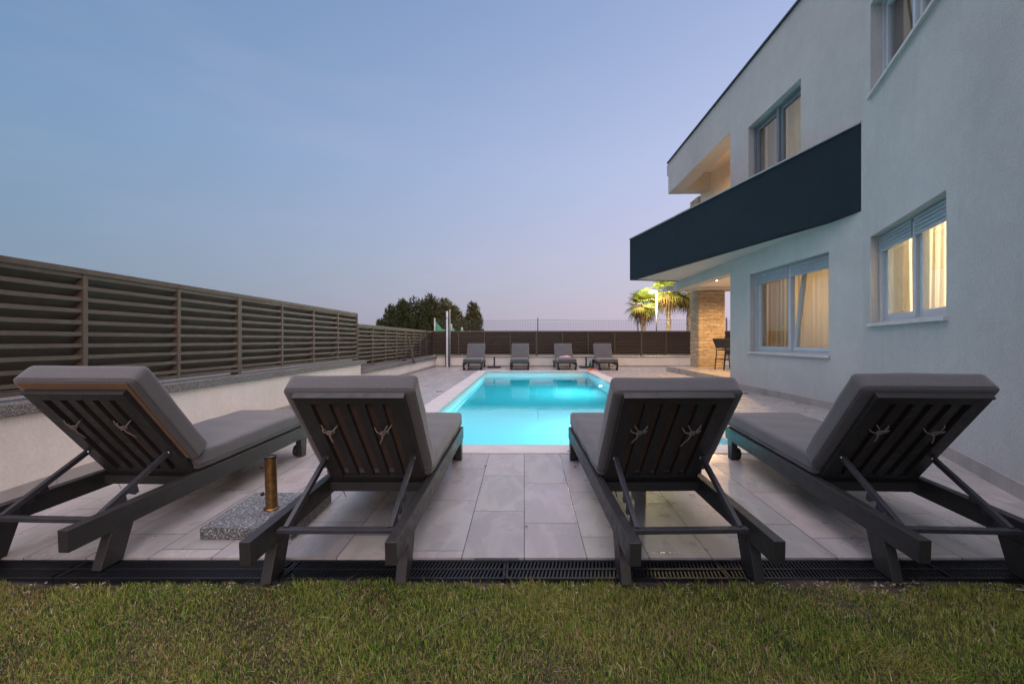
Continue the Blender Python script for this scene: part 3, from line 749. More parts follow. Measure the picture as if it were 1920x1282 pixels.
# ---- windows
def window(p0, d, out_, w, z0, z1, lab, mode):
    """local: x along wall, y outward, z up; origin at opening's lower start corner"""
    d = Vector(d); o_ = Vector(out_); o0 = Vector(p0) - HO
    Mx = Matrix(((d.x, o_.x, 0, o0.x), (d.y, o_.y, 0, o0.y), (0, 0, 1, z0), (0, 0, 0, 1))); H = z1 - z0
    fr = MB(); R0, R1 = -.17, -.115
    fr.box(0.001, .05, R0, R1, .001, H - .001, Mx); fr.box(w - .05, w - .001, R0, R1, .001, H - .001, Mx); fr.box(.05, w - .05, R0, R1, .001, .045, Mx); fr.box(.05, w - .05, R0, R1, H - .05, H - .001, Mx)
    mid = w * (.5 if mode != 'near' else .5)
    fr.box(mid - .032, mid + .032, R0, R1 + .012, .045, H - .05, Mx)
    if mode in ('low', 'near'):      # guide rails of the shutters
        fr.box(.012, .035, R1, R1 + .03, .001, H - .002, Mx); fr.box(w - .035, w - .012, R1, R1 + .03, .001, H - .002, Mx)
    win = fr.build('window', M['white_frame'] if mode != 'up' else M['slate_frame'], house, .002, label=lab)
    # sill
    if mode != 'up':
        s = MB(); s.box(-.035, w + .035, -.114, .035, -.03, -.0005 + .006, Mx); s.build('sill', M['sill'], win, .003)
    sh = 0
    if mode in ('low', 'near'):
        sh = .20 if mode == 'low' else .19
        for xa, xb_ in ((.036, mid - .034), (mid + .034, w - .036)):
            s = MB(); k = 5
            for i in range(k):
                za = H - .012 - (i + 1) * sh / k; s.prism([(R1 + .002, za), (R1 + .022, za + .004), (R1 + .0235, za + sh / k * .5), (R1 + .022, za + sh / k - .004), (R1 + .002, za + sh / k - .001)], xa, xb_, 0, Mx)
            s.build('shutter', M['shutter'], win)
    # sashes
    for k, (xa, xb_) in enumerate(((.052, mid - .034), (mid + .034, w - .052))):
        hS = H - .10 - .002
        tilt = R(6.5) if (mode == 'low' and k == 1) else 0
        Ms = Mx @ Matrix.Translation((0, R0 + .012, .047)) @ Matrix.Rotation(tilt, 4, 'X')
        s = MB(); b = .062
        y0_, y1_ = -.03, .022
        s.box(xa, xa + b, y0_, y1_, 0, hS, Ms); s.box(xb_ - b, xb_, y0_, y1_, 0, hS, Ms); s.box(xa + b, xb_ - b, y0_, y1_, 0, b, Ms); s.box(xa + b, xb_ - b, y0_, y1_, hS - b, hS, Ms)
        if tilt:
            s.box(xa - .012, xa, y0_ + .01, y0_ + .03, hS * .30, hS * .34, Ms); s.box(xa - .012, xa, y0_ + .01, y0_ + .03, hS * .70, hS * .74, Ms)
        s.build('sash', M['white_frame'] if mode != 'up' else M['slate_frame'], win, .002)
        g_ = MB(); g_.box(xa + b - .005, xb_ - b + .005, -.006, -.002, b - .005, hS - b + .005, Ms); g_.build('pane', M['glass'], win)
    # curtains
    n = 260; 
    def curtain(xa, xb_, yy, amp, mat, ph, gather=1):
        c = MB(); vs = []; fs = []
        for i in range(n + 1):
            x = xa + (xb_ - xa) * i / n
            y = yy + amp * (math.sin(x * 55 * gather + ph) + .5 * math.sin(x * 97 * gather + ph * 2) + .4 * math.sin(x * 21 + ph))
            vs += [(x, y, -.08), (x + .006 * math.sin(x * 40), y * .3 + yy * .7, H + .12)]
        for i in range(n): fs.append((2 * i, 2 * i + 2, 2 * i + 3, 2 * i + 1))
        c.add(vs, fs, Mx, True); c.build('curtain', mat, win)
    if mode == 'low': curtain(-.2, w + .2, -.48, .020, M['curtain'], 1)
    elif mode == 'near':
        curtain(-.2, w * .40, -.46, .022, M['curtain'], 2); curtain(w * .455, w + .2, -.45, .024, M['curtain'], .4)
    elif mode == 'up':
        curtain(-.15, .55, -.46, .02, M['curtain'], 2, .7); curtain(w * .42, w + .2, -.47, .02, M['curtain'], .3, .7)
    else: curtain(-.2, w + .2, -.46, .025, M['curtain_dark'], 2)
    return win
window((4.3, 8.335, 0), (0, -1, 0), (-1, 0, 0), 2.16, .75, 2.225, 'wide ground floor window with its right sash tilted open', 'low')
window(tuple(Vector((4.3, 5.55, 0)) + nd * W2[0]), tuple(nd), tuple(nout), W2[1] - W2[0], 1.165, 2.225, 'bright yellow lit window nearest the viewer', 'near')
window((4.3, 8.395, 0), (0, -1, 0), (-1, 0, 0), 1.595, 3.10, 5.045, 'tall grey framed upper door behind the balcony', 'up')
window(tuple(Vector((4.3, 5.55, 0)) + nd * W4[0]), tuple(nd), tuple(nout), W4[1] - W4[0], 3.93, 5.03, 'dark unlit upper window at the top right', 'dark')
# loggia door
da = a + dd * LW[0]
window(tuple(da), tuple(dd), tuple(on), LW[1] - LW[0], 2.93, 5.12, 'brown framed loggia door', 'up')
# small crack mark plaster patch: none. rooms' lamps
lamp('room_light', 'POINT', (5.7, 7.2, 1.7), 34, (1, .66, .36), shadow_soft_size=.25)
lamp('room_light', 'POINT', tuple(Vector((4.3, 5.55, 1.95)) + nd * 1.35 - nout * 1.25), 210, (1, .80, .50), shadow_soft_size=.25)
lamp('room_light', 'POINT', (5.7, 7.6, 4.6), 11, (1, .80, .48), shadow_soft_size=.2)
# downlights
def downlight(x, y, z, e, lab, sub=True):
    m = MB(); m.tube([(x - HO.x, y - HO.y, z), (x - HO.x, y - HO.y, z - .012)], .05, 20); o = m.build('downlight', M['white'], house, label=lab)
    m = MB(); m.tube([(x - HO.x, y - HO.y, z - .0125), (x - HO.x, y - HO.y, z - .034)], [.036, .022], 20); m.build('bulb', M['bulb'], o)
    lamp('downlight_light', 'SPOT', (x, y, z - .04), e, (1, .60, .27), (0, 0, -1), shadow_soft_size=.04, spot_size=R(165), spot_blend=.5)
downlight(4.83, 11.0, 2.50, 380, 'lit ceiling downlight in the porch'); downlight(6.4, 11.6, 2.50, 190, 'second porch downlight')
downlight(5.2, 10.2, 5.85, 260, 'loggia downlight'); 
m = MB(); m.tube([(4.95 - HO.x, 12.4 - HO.y, 5.85), (4.95 - HO.x, 12.4 - HO.y, 5.74), (4.97 - HO.x, 12.4 - HO.y, 5.70)], [.09, .08, .05], 12); m.build('ceiling_lamp', M['black'], house)

# ------------------------------------------------------------------ bar chairs and bar table on the terrace
def bar_chair(x, y, rz, lab):
    t = thing('bar_chair', lab, 'bar chair', (x, y, .148), (0, 0, rz), 'bar chairs on the porch')
    for sx in (-1, 1):
        m = MB(); m.tube([(sx * .21, -.24, .012), (sx * .205, -.20, .40), (sx * .20, -.19, .56)], .014, 8); m.build('leg', M['black'], t)
        m = MB(); m.tube([(sx * .21, .22, .012), (sx * .20, .17, .55), (sx * .205, .22, .72), (sx * .205, .29, .86)], .014, 8); m.build('leg', M['black'], t)
    rbox(MB(), -.21, .21, -.20, .19, .545, .585, .015, (6, 6, 2)).build('seat', M['black'], t)
    m = MB(); m.prism([(.175, .60), (.19, .60), (.295, .86), (.28, .87)], -.195, .195, 0); m.build('backrest', M['black'], t)
    m = MB(); m.tube([(-.2, -.2, .30), (.2, -.2, .30)], .011, 6); m.tube([(-.2, .19, .30), (.2, .19, .30)], .011, 6)
    for sx in (-1, 1): m.tube([(sx * .205, -.2, .30), (sx * .2, .19, .30)], .011, 6)
    m.build('footrest', M['black'], t); return t
bar_chair(5.62, 12.15, R(98), 'black bar chair nearest the stone pillar'); bar_chair(5.60, 11.55, R(95), 'black bar chair partly hidden behind the house corner')
t = thing('bar_table', 'pale topped high table beside the black bar chairs', 'table', (6.45, 11.7, .148))
MB().box(-.35, .7, -.6, .9, .86, .90).build('tabletop', M['coping'], t, .004)
for sx in (-.28, .62):
    for sy in (-.52, .82): MB().box(sx - .03, sx + .03, sy - .03, sy + .03, 0, .86).build('leg', M['black'], t)

# ------------------------------------------------------------------ sun loungers
BA = R(52.5)                                   # backrest angle
S_ = Vector((0, -math.cos(BA), math.sin(BA))); Nn = Vector((0, math.sin(BA), math.cos(BA))); Hg = Vector((0, .745, .222))
MBk = Matrix(((1, 0, 0, Hg.x), (0, S_.y, Nn.y, Hg.y), (0, S_.z, Nn.z, Hg.z), (0, 0, 0, 1)))   # (x, s, n) -> local
def make_lounger(lab, ce=.705, lit_back=False, cx=0):
    t = thing('sun_lounger', lab, 'sun lounger', (0, 0, 0), group='grey sun loungers around the pool')
    xo, bt = .3150, .047
    for sx in (-1, 1):
        xa, xb_ = sorted((sx * xo, sx * (xo - bt)))
        MB().box(xa, xb_, 0, 1.93, .153, .25).build('side_rail', M['frame'], t, .003)
        MB().prism([(.127, 0), (.237, 0), (.297, .1528), (.187, .1528)], xa + .0008, xb_ - .0008, 0).build('leg', M['frame'], t, .002)
        lg = MB().prism([(1.80, .0), (1.865, .0), (1.885, .1528), (1.79, .1528)], xa + .0008, xb_ - .0008, 0).build('leg', M['frame'], t, .002)
        xi = sx * (xo - bt - .018)
        MB().tube([(xi - .013, 1.84, .046), (xi + .013, 1.84, .046)], .046, 20).build('wheel', M['rubber'], lg)
    xi = xo - bt
    m = MB(); m.box(-xi, xi, .715, .748, .175, .225); m.build('cross_bar', M['frame'], t, .002)
    m = MB()
    for y in (.80, .98, 1.16, 1.34, 1.52, 1.70, 1.88): m.box(-xi, xi, y, y + .07, .222, .244)
    m.build('seat_slats', M['frame'], t)
    # backrest frame (x, s, n)
    m = MB(); W = .262; T0, T1 = 0, .028
    m.box(-W, -W + .072, 0, .69, T0, T1, MBk); m.box(W - .072, W, 0, .69, T0, T1, MBk)
    m.box(-W + .072, W - .072, .648, .69, T0, T1, MBk); m.box(-W + .072, W - .072, 0, .05, T0, T1, MBk)
    m.box(-W, W, .69, .70, -.006, T1, MBk)
    inner = 2 * (W - .072); gap = .0405; sw = (inner - 5 * gap) / 4
    for i in range(4):
        x = -W + .072 + gap + i * (gap + sw); m.box(x, x + sw, .05, .648, T0 + .003, T1 - .002, MBk)
    bf = m.build('back_frame', M['frame'], t, .0015)
    m = MB()
    for x, s in [(-W + .072 + gap * .5 + k * (gap + sw), s) for k in range(5) for s in (.665, .025)]:
        m.tube([(x + .03, s, -.0012), (x + .03, s, .004)], .0045, 8, MBk)
    m.build('screws', M['black'], bf)
    # cushions
    m = MB(); rbox(m, cx - .314, cx + .314, ce - .645, ce, .0345, .152, .021, (18, 20, 8), MBk, .004, .0024, len(lab)); bc = m.build('back_cushion', M['cushion'], t)
    m = MB(); rbox(m, -.300, .300, .735, 1.955, .254, .368, .021, (18, 34, 8), None, .004, .0022, len(lab) + 2); sc = m.build('seat_cushion', M['cushion'], t)
    m = MB(); bw = .284 if lit_back else .257; m.box(-bw, bw, ce - .62, ce - (.012 if lit_back else .03), .0283, .0295, MBk); m.build('backing', M['foam'] if lit_back else M['foam_dark'], bc)
    def piping(par, x0, x1, y0, y1, z, r, mat=None):
        m = MB(); c = .03; pts = []
        for cx_, cy_, a0 in ((x1 - c, y0 + c, -90), (x1 - c, y1 - c, 0), (x0 + c, y1 - c, 90), (x0 + c, y0 + c, 180)):
            for k in range(5): an = R(a0 + 22.5 * k); pts.append((cx_ + c * math.cos(an), cy_ + c * math.sin(an), z))
        pts.append(pts[0]); m.tube(pts, r, 5, mat, False); m.build('piping', M['seam'], par)
    piping(bc, cx - .3142, cx + .3142, ce - .6455, ce + .0007, .050, .0014, MBk)
    piping(sc, -.3010, .3010, .734, 1.956, .288, .0022)
    # ties knotted round the back slats
    def tie(x, s, seed):
        r_ = random.Random(seed); m = MB(); n0 = -.010
        def arc(pts, r): m.tube(pts, r, 6, MBk)
        dl = r_.uniform(-.3, .3)
        m.tube([(x - .046, s + .012, .012), (x - .034, s - .004, -.006), (x - .014, s - .008, n0 - .002), (x, s, n0 - .004), (x + .018, s + .010, n0 - .004), (x + .036, s + .026, -.004), (x + .045, s + .034, .012)], .0032, 6, MBk)
        # knot
        pts = [(x + .010 * math.cos(a) * (1 + .4 * math.sin(2 * a)), s + .013 * math.sin(a), n0 - .005 + .004 * math.sin(3 * a)) for a in (k * 2 * math.pi / 10 for k in range(11))]
        arc(pts, .0042)
        lp = [(x + .004, s + .004, n0 - .006), (x + .020, s + .020, n0 - .012), (x + .034, s + .024 + .01 * dl, n0 - .010), (x + .030, s + .008, n0 - .009), (x + .012, s - .003, n0 - .006)]
        arc(lp, .0030)
        tl = r_.uniform(.065, .115); ax = r_.uniform(-.035, .035)
        m2 = [(x - .002, s - .008, n0 - .006), (x + ax * .3, s - tl * .4, n0 - .010), (x + ax * .8, s - tl * .8, n0 - .006), (x + ax, s - tl, n0 - .004)]
        for p, q in zip(m2[:-1], m2[1:]): m.bar(p, q, .0085, .0022, (0, 0, 1), MBk)
        u = r_.choice((-1, 1)); arc([(x + .002, s + .006, n0 - .006), (x + u * .016, s + .030, n0 - .009), (x + u * .030, s + .048, -.005)], .0026)
        m.build('tie', M['tie'], bc)
    tie(-.150, .455, hash(lab) % 97 if False else len(lab)); tie(.118, .452, len(lab) + 5)
    # straps hanging beneath the hinge
    m = MB(); m.bar((-.20, .73, .175), (-.19, .74, .135), .008, .002); m.build('strap', M['seam'], sc)
    # prop: two arms and a bar resting in notches
    piv = [MBk @ Vector((sx * .232, .235, -.014)) for sx in (-1, 1)]; bz = .212; by = .195
    pr = MB()
    for sx, p in zip((-1, 1), piv):
        e_ = Vector((sx * .232, by, bz)); pr.bar(p, e_, .022, .026, (0, 1, 0)); d_ = (e_ - p)
        dn = d_.normalized(); sd_ = Vector((0, -dn.z, dn.y)); sd_ = sd_ if sd_.z < 0 else -sd_
        xw = sx * .241
        for f_ in (.50, .66, .82):      # ratchet teeth on the lower edge
            c_ = p + d_ * f_; A = c_ + sd_ * .011; Bq = c_ + dn * .060 + sd_ * .011; Cq = c_ + dn * .034 + sd_ * .046; Dq = c_ + dn * .010 + sd_ * .050
            poly = [(A.y, A.z), (Bq.y, Bq.z), (Cq.y, Cq.z), (Dq.y, Dq.z)]
            pr.prism(poly, xw - .003, xw + .003, 0)
    pr.bar((-.262, by - .008, bz - .004), (.262, by - .008, bz - .004), .034, .020, (0, 0, 1))
    po = pr.build('back_prop', M['prop'], t, .002)
    for sx, p in zip((-1, 1), piv):
        m = MB(); m.tube([p + Vector((-.016, 0, .004)), p + Vector((.016, 0, .004))], .0065, 10)
        m.bar(p + Vector((0, .0, .004)), p + Vector((0, .022, .014)), .026, .004)
        m.build('bolt', M['steel'], po)
    return t
def place(t, cx, y, rz, far=False):
    """cx, y = centre of the rear end of the side rails"""
    t.rotation_mode = 'XYZ'
    if far: t.location = (cx, y, 0); t.rotation_euler = (0, 0, R(180 + rz))
    else:
        t.location = (cx, y, -.16 + SL * y); t.rotation_euler = (math.atan(SL), 0, R(rz))
    return t
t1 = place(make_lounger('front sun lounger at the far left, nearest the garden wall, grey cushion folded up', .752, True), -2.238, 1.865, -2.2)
t2 = place(make_lounger('second front sun lounger from the left, beside the bronze parasol base', .705, False, -.010), -.826, 1.757, 0)
t3 = place(make_lounger('third front sun lounger from the left, with the open tiled gap on its left side', .690, False, .014), .735, 1.757, 1.5)
t4 = place(make_lounger('front sun lounger at the far right, nearest the villa wall', .718), 1.910, 1.757, -3.0)
for (x, y, rz, lab) in ((-1.735, 16.10, 1.5, 'far sun lounger beside the outdoor shower, leftmost of the four at the back fence'), (-.150, 16.12, 0, 'far sun lounger second from the left at the back fence'),
                    (1.365, 16.12, 1, 'far sun lounger at the back fence with a pink towel on its seat'), (2.79, 16.10, -1.5, 'far sun lounger at the back fence rightmost, beside the green bottle')):
    t = copy_tree(t2); t['label'] = lab; place(t, x, y, rz, True)

# ------------------------------------------------------------------ parasol bases
def parasol_base(x, y, z, s, hs, ph, r, mats, lab, grp=None, pitch=0, dx=0):
    t = thing('parasol_base', lab, 'parasol base', (x, y, z), (pitch, 0, 0), grp)
    MB().box(-s / 2, s / 2, -s / 2, s / 2, .001, hs).build('slab', mats[0], t, .004)
    m = MB(); m.tube([(dx, 0, hs), (dx, 0, hs + ph)], r, 24, cap=False); m.tube([(dx, 0, hs + ph), (dx, 0, hs + .02)], r * .86, 24, cap=True); m.tube([(dx, 0, hs), (dx, 0, hs + .008)], r * 1.35, 24); tb = m.build('tube', mats[1], t)
    m = MB(); m.tube([(dx, 0, hs + ph - .006), (dx, 0, hs + ph + .004)], r * 1.10, 24, cap=False); m.tube([(dx, 0, hs + ph + .004), (dx, 0, hs + ph - .006)], r * .84, 24, cap=False)
    k = 24; rim = []
    for q in (r * 1.10, r * .84): rim += [(dx + q * math.cos(2 * math.pi * i / k), q * math.sin(2 * math.pi * i / k), hs + ph + .004) for i in range(k)]
    m.add(rim, [(i, (i + 1) % k, k + (i + 1) % k, k + i) for i in range(k)]); m.build('rim', M['black'], tb)
    for hz in (.28, .80):
        m = MB(); m.tube([(dx - r, 0, hs + ph * hz), (dx - r - .016, 0, hs + ph * hz)], .004, 8); m.tube([(dx - r - .016, 0, hs + ph * hz), (dx - r - .026, 0, hs + ph * hz)], [.013, .011], 8); m.build('knob', M['black'], tb)
    return t
parasol_base(-1.445, 2.505, deck_z(2.505), .475, .062, .30, .031, (M['granite'], M['bronze']), 'square granite parasol base with a bronze tube between the two left front loungers', None, math.atan(SL))
parasol_base(-1.06, 15.5, 0, .46, .05, .33, .027, (M['rubber'], M['black']), 'dark parasol base between the first and second far loungers', 'dark parasol bases at the back fence')
parasol_base(2.18, 15.4, 0, .44, .05, .33, .027, (M['rubber'], M['black']), 'dark parasol base beside the far lounger with the towel, left of the green bottle', 'dark parasol bases at the back fence')

# small far things
t = thing('bottle', 'green glass bottle standing between the two right far loungers', 'bottle', (2.31, 15.3, 0))
MB().tube([(0, 0, .002), (0, 0, .17), (0, 0, .21), (0, 0, .28)], [.042, .042, .016, .014], 14).build('body', M['green_tarp'], t)
MB().tube([(0, 0, .2801), (0, 0, .30)], .016, 10).build('cap', M['white'], t)
t = thing('lantern', 'small black lantern stake left of the rightmost far lounger', 'lantern', (2.43, 15.35, 0))
MB().tube([(0, 0, 0), (0, 0, .20)], .012, 8).build('stake', M['black'], t); MB().box(-.035, .035, -.035, .035, .2001, .31).build('lamp_body', M['black'], t, .004)
for k, (x, y, rz, lab) in enumerate(((2.10, 13.93, 8, 'orange slipper on the pool corner, the left one of the pair'), (2.25, 13.96, -5, 'orange slipper on the pool corner, the right one of the pair'))):
    t = thing('slipper', lab, 'slipper', (x, y, zt), (0, 0, R(90 + rz)), 'orange slippers at the pool corner')
    rbox(MB(), -.13, .13, -.05, .05, .001, .03, .014, (8, 6, 2)).build('sole', M['orange'], t)
    m = MB(); vs = []; fs = []
    for i in range(7):
        for j in range(9):
            a_ = math.pi * j / 8; vs.append((.115 - i * .025, .052 * math.cos(a_), .028 + (.03 + i * .007) * math.sin(a_)))
    for i in range(6):
        for j in range(8): q_ = i * 9 + j; fs.append((q_, q_ + 1, q_ + 10, q_ + 9))
    m.add(vs, fs, None, True); o = m.build('upper', M['orange'], t); sm = o.modifiers.new('t', 'SOLIDIFY'); sm.thickness = .006
# towel on the third far lounger
m = MB(); rr = random.Random(11); n = 16; vs = []; fs = []
for i in range(n + 1):
    for j in range(n + 1):
        x = -.20 + .42 * i / n; y = -.16 + .30 * j / n
        h = .035 * abs(math.sin(i * .9 + j * .5)) + .04 * math.exp(-((i - 10) ** 2 + (j - 8) ** 2) / 18) + rr.uniform(0, .008)
        e_ = min(i, j, n - i, n - j) / 2; vs.append((x + rr.uniform(-.006, .006), y, h * min(1, e_ + .15) + .003))
for i in range(n):
    for j in range(n): q_ = i * (n + 1) + j; fs.append((q_, q_ + 1, q_ + n + 2, q_ + n + 1))
m.add(vs, fs, Matrix.Translation((1.40, 15.12, .374)), True); o = m.build('towel', M['pink'], label='crumpled pink towel on the seat of the third far lounger', cat='towel'); sm = o.modifiers.new('t', 'SOLIDIFY'); sm.thickness = .006

# outdoor shower
t = thing('outdoor_shower', 'tall outdoor shower column, white front in a black frame, in the far left corner', 'shower', (-2.80, 15.95, 0))
MB().box(-.075, .075, -.035, .045, .001, 2.04).build('column', M['black'], t, .004)
MB().box(-.040, .030, -.048, -.0355, .001, 2.03).build('front_panel', M['white'], t, .003)
MB().tube([(.085, .03, .0), (.085, .03, 2.10)], .011, 8).build('pipe', M['cream_post'], t)
MB().tube([(-.01, -.0485, 1.80), (-.01, -.10, 1.80), (-.01, -.12, 1.785)], [.012, .012, .03], 10).build('shower_head', M['steel'], t)
MB().tube([(-.005, -.0485, .40), (-.005, -.06, .40)], .014, 10).build('tap', M['black'], t)

# leaves on the paving
for (x, y, s_, lab) in ((-.305, 3.42, .014, 'dark dry leaf on the tiles by the right foot of the second front lounger'), (.395, 3.40, .013, 'dark dry leaf on the tiles left of the third front lounger'), (.012, 2.405, .011, 'dark dry leaf on the tiles near the middle joint'), (.39, 3.80, .022, 'curled dry leaf on the near pool coping')):
    m = MB(); z = deck_z(y) + (.008 if y > 3.75 else .003)
    m.add([(x - s_, y, z), (x - s_ * .2, y + s_ * .5, z + .004), (x + s_, y + s_ * .2, z + .001), (x + s_ * .1, y - s_ * .5, z + .003), (x, y, z + .0065)], [(0, 4, 1), (1, 4, 2), (2, 4, 3), (3, 4, 0), (0, 1, 2, 3)]); m.build('leaf', M['dry_leaf'], label=lab, cat='leaf')

# ------------------------------------------------------------------ beyond the fence: net, screen, trees, palms, street lamp
def net(name, lab, x0, x1, y, z0, z1, posts):
    t = thing(name, lab, 'net fence', ((x0 + x1) / 2, y, -.45)); ox = (x0 + x1) / 2
    m = MB(); zo = .45; r = .0024
    nv = int((x1 - x0) / .065)
    def sag(x): 
        s = (x - x0) / (x1 - x0); return z1 - .03 * abs(math.sin(s * math.pi * 2.6))
    for i in range(nv + 1):
        x = x0 + (x1 - x0) * i / nv; m.box(x - ox - r, x - ox + r, -r, r, z0 + zo, sag(x) + zo)
    k = int((z1 - z0) / .065)
    for j in range(k):
        z = z0 + j * .065; m.box(x0 - ox, x1 - ox, -r * 1.02, r * 1.02, z + zo - r, z + zo + r)
    pts = [(x0 - ox + (x1 - x0) * i / 40, 0, sag(x0 + (x1 - x0) * i / 40) + zo) for i in range(41)]; m.tube(pts, .005, 5)
    m.build('netting', M['mesh'], t)
    for x, mt, top in posts: MB().box(x - ox - .022, x - ox + .022, -.025, .025, 0, top + zo).build('post', mt, t)
    return t
net('net_fence', 'thin wire net on dark posts behind the back fence', -3.47, 8.2, 17.2, 1.0, 1.775, [(-3.52, M['cream_post'], 1.84), (.53, M['galv'], 1.86), (4.47, M['galv'], 1.86), (7.95, M['galv'], 1.86)])
t = thing('green_screen', 'sagging green privacy cloth on pale posts behind the far left corner', 'privacy screen', (-3.5, 20, -.45))
vs = []; fs = []; n = 36
for i in range(n + 1):
    y = -2.75 + 11.0 * i / n; s = i / n; u = (s * 3) % 1
    zt_ = .45 + 1.72 - .08 * s - .26 * (1 - abs(2 * u - 1) ** 1.6) - (.12 if u > .5 else 0) * (u - .5)
    vs += [(0.02 * math.sin(i), y, .2), (.02 * math.sin(i), y, zt_)]
for i in range(n): fs.append((2 * i, 2 * i + 2, 2 * i + 3, 2 * i + 1))
m = MB(); m.add(vs, fs, None, True); o = m.build('cloth', M['green_tarp'], t); sm = o.modifiers.new('t', 'SOLIDIFY'); sm.thickness = .004
for y, tp in ((.92, 1.76), (4.58, 1.70), (8.2, 1.60)): MB().box(-.04, .04, y - .04, y + .04, 0, tp + .45).build('post', M['cream_post'], t)

def leafcloud(cents, n, size, tone, seed, tri=True, droop=0, z_flat=1):
    r_ = np.random.default_rng(seed); vs = []; ts = []
    w = np.array([c[3] ** 3 for c in cents]); w = w / w.sum(); pick = r_.choice(len(cents), n, p=w)
    c = np.array(cents)[pick]; dirs = r_.normal(size=(n, 3)); dirs /= np.linalg.norm(dirs, axis=1)[:, None]
    rad = c[:, 3] * r_.uniform(.35, 1.08, n) ** .6
    p = c[:, :3] + dirs * rad[:, None] * np.array([1, 1, z_flat])
    a = r_.normal(size=(n, 3)); a /= np.linalg.norm(a, axis=1)[:, None]; b = np.cross(a, r_.normal(size=(n, 3))); b /= np.linalg.norm(b, axis=1)[:, None]
    s = r_.uniform(size[0], size[1], n)[:, None]
    up = dirs * .6 + np.array([0, 0, .5])
    v = np.stack([p - b * s * .28, p + b * s * .28, p + (a * .6 + up) * s], 1).reshape(-1, 3)
    t = np.clip(tone + r_.normal(0, .22, n), 0, 1)
    me = bpy.data.meshes.new('crown'); me.from_pydata(v.tolist(), [], np.arange(n * 3).reshape(-1, 3).tolist())
    at = me.attributes.new('tone', 'FLOAT', 'POINT'); at.data.foreach_set('value', np.repeat(t, 3).astype(np.float32)); return me
def pine(px, ytop, w, Y, lab, seed, tone, kind=0, base=622):
    """px, ytop, w measured in the photograph, Y the distance"""
    x = (px - 983) * Y / 820; zt_ = CAMZ + (638 - ytop) * Y / 820; W = w * Y / 820; zb = -.45
    t = thing('pine_tree', lab, 'tree', (x, Y, zb), group='pine trees beyond the fence'); H = zt_ - zb; r_ = random.Random(seed)
    pts = [(0, 0, 0), (r_.uniform(-.1, .1), 0, H * .4), (r_.uniform(-.15, .15), 0, H * .7), (0, 0, H * .96)]
    m = MB(); m.tube(pts, [.16, .13, .08, .02], 8); cents = []
    nb = 34
    for i in range(nb):
        f = .28 + .70 * i / nb; ww = W / 2 * (1 - max(0, f - .5) * 1.45) * r_.uniform(.65, 1.05); an = i * 2.4 + r_.uniform(-.4, .4)
        q_ = Vector((math.cos(an) * ww * .72, math.sin(an) * ww * .72, H * f + ww * .15)); r = max(.25, W * .19 * r_.uniform(.7, 1.2) * (1.15 - f * .45))
        cents.append((q_.x, q_.y, q_.z, r)); m.tube([(0, 0, H * f - .2), tuple(q_)], [.045, .015], 5)
        if i % 2: cents.append((q_.x * 1.15, q_.y * 1.15, q_.z + r * .8, r * .55))
    cents.append((0, 0, H * .97, .22)); cents.append((0, 0, H * .60, W * .22)); cents.append((0, 0, H * .42, W * .24))
    m.build('trunk', M['bark'], t)
    me = leafcloud(cents, 9000, (.12, .30), tone, seed); me.materials.append(M['pine']); link('crown', me, t)
pine(740, 576, 58, 50, 'leftmost bushy pine of the dark tree clump', 1, .35)
pine(758, 565, 44, 47, 'slim pointed pine second in the dark tree clump', 2, .4)
pine(782, 566, 66, 50, 'broad dense pine in the middle of the dark tree clump', 3, .4)
pine(808, 557, 56, 48, 'tallest pine top of the dark tree clump', 4, .5)
pine(830, 566, 66, 50, 'brownish pine right of the clump behind the outdoor shower', 5, .75)  # right-hand pines: warm street light painted in by a higher tone
pine(850, 576, 52, 49, 'rightmost pine of the clump with warm brown light', 6, .85)
pine(887, 571, 42, 50, 'single rounded pine standing apart right of the clump', 7, .8)
pine(712, 603, 18, 60, 'tiny distant bushy tree top left of the clump', 8, .9)

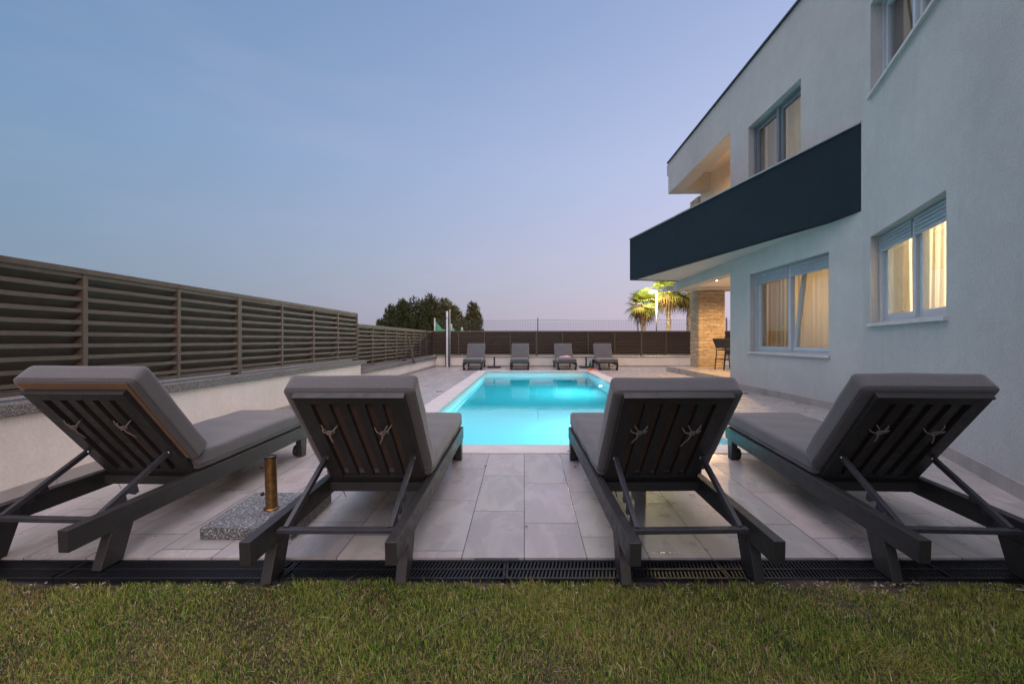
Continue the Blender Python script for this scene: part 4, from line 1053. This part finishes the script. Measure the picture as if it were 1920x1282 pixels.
def palm(px, yc, Y, lab, seed, rad=1.4, skirt=1.0):
    x = (px - 983) * Y / 820; zc = CAMZ + (638 - yc) * Y / 820; zb = -.45; H = zc - zb; r_ = random.Random(seed)
    t = thing('palm_tree', lab, 'palm tree', (x, Y, zb), group='palms beside the street lamp')
    m = MB(); pts = []; rs = []
    k = 30
    for i in range(k + 1): f = i / k; pts.append((.08 * math.sin(f * 2), 0, H * f)); rs.append(.20 - .05 * f + .035 * (i % 2) + r_.uniform(-.01, .01))
    m.tube(pts, rs, 12)
    for i in range(240):      # old leaf bases
        f = r_.uniform(.05, .97); an = r_.uniform(0, 6.28); R_ = .185 - .05 * f; c = Vector((.08 * math.sin(f * 2) + R_ * math.cos(an), R_ * math.sin(an), H * f)); o_ = Vector((math.cos(an), math.sin(an), .9)) * r_.uniform(.06, .12)
        m.bar(c, c + o_, .07, .02)
    m.build('trunk', M['palm_trunk'], t)
    V_ = []; F_ = []; T_ = []
    nf = 62
    for i in range(nf):
        f = i / nf; el = R(80 - 150 * f + r_.uniform(-10, 10)); an = i * 2.399 + r_.uniform(-.2, .2)
        d_ = Vector((math.cos(an) * math.cos(el), math.sin(an) * math.cos(el), math.sin(el))); L1 = rad * r_.uniform(.36, .52) * (1 if f < .7 else .62)
        o0 = Vector((.07, 0, H)); hub = o0 + d_ * L1 + Vector((0, 0, -.05)); sdv = d_.cross(Vector((0, 0, 1)))
        if sdv.length < .1: sdv = Vector((1, 0, 0))
        sdv.normalize(); upv = sdv.cross(d_)
        tone = (.34 + r_.uniform(-.28, .34)) if f < .6 else (.6 + r_.uniform(-.1, .15) if f < .78 else .9 + r_.uniform(-.08, .08))
        k0 = len(V_); V_ += [o0 - sdv * .02, o0 + sdv * .02, hub + sdv * .015, hub - sdv * .015]; F_.append((k0, k0 + 1, k0 + 2, k0 + 3)); T_ += [tone] * 4
        nbld = 17
        for b_ in range(nbld):
            th = R(-105 + 210 * b_ / (nbld - 1)); dr = (d_ * math.cos(th) + sdv * math.sin(th)).normalized(); L2 = rad * r_.uniform(.48, .62) * (.75 + .25 * math.cos(th))
            w_ = .045; wv = dr.cross(upv).normalized() * w_
            droop = Vector((0, 0, -1)) * L2 * (.25 + (.35 if f > .6 else .1))
            p1 = hub + dr * L2 * .6 + droop * .25; p2 = hub + dr * L2 + droop
            k0 = len(V_); V_ += [hub, p1 - wv, p2, p1 + wv]; F_.append((k0, k0 + 1, k0 + 2, k0 + 3)); T_ += [min(1, max(0, tone + r_.uniform(-.08, .08)))] * 4
    me = bpy.data.meshes.new('crown'); me.from_pydata([tuple(v) for v in V_], [], F_); at = me.attributes.new('tone', 'FLOAT', 'POINT'); at.data.foreach_set('value', np.array(T_, dtype=np.float32))
    me.materials.append(M['palm']); link('crown', me, t)
palm(1205, 570, 40, 'shorter fan palm left of the street lamp', 21, 1.95); palm(1252, 545, 40, 'taller fan palm right of the street lamp', 22, 2.2); palm(1290, 547, 41, 'third fan palm mostly hidden behind the stone pillar', 23, 2.1)
LX = (1231 - 983) * 38 / 820; LZ = CAMZ + (638 - 546) * 38 / 820
t = thing('street_lamp', 'lit street lamp on a pale pole between the palms', 'street lamp', (LX, 38, -.45))
MB().tube([(0, 0, 0), (0, 0, LZ + .45)], [.075, .05], 12).build('pole', M['galv'], t)
m = MB(); m.tube([(0, 0, LZ + .43), (-.30, 0, LZ + .47)], .03, 8); m.box(-.62, -.25, -.1, .1, LZ + .45, LZ + .52); m.box(-.05, .05, -.05, .05, LZ + .45, LZ + .50); m.build('lamp_head', M['galv'], t, .01)
m = MB(); rbox(m, -.60, -.27, -.12, .12, LZ + .30, LZ + .449, .05, (6, 6, 4)); m.build('bulb', M['streetbulb'], t)
lamp('street_lamp_light', 'POINT', (LX - .43, 37.75, LZ + .10), 4200, (1, .84, .50), shadow_soft_size=.2)
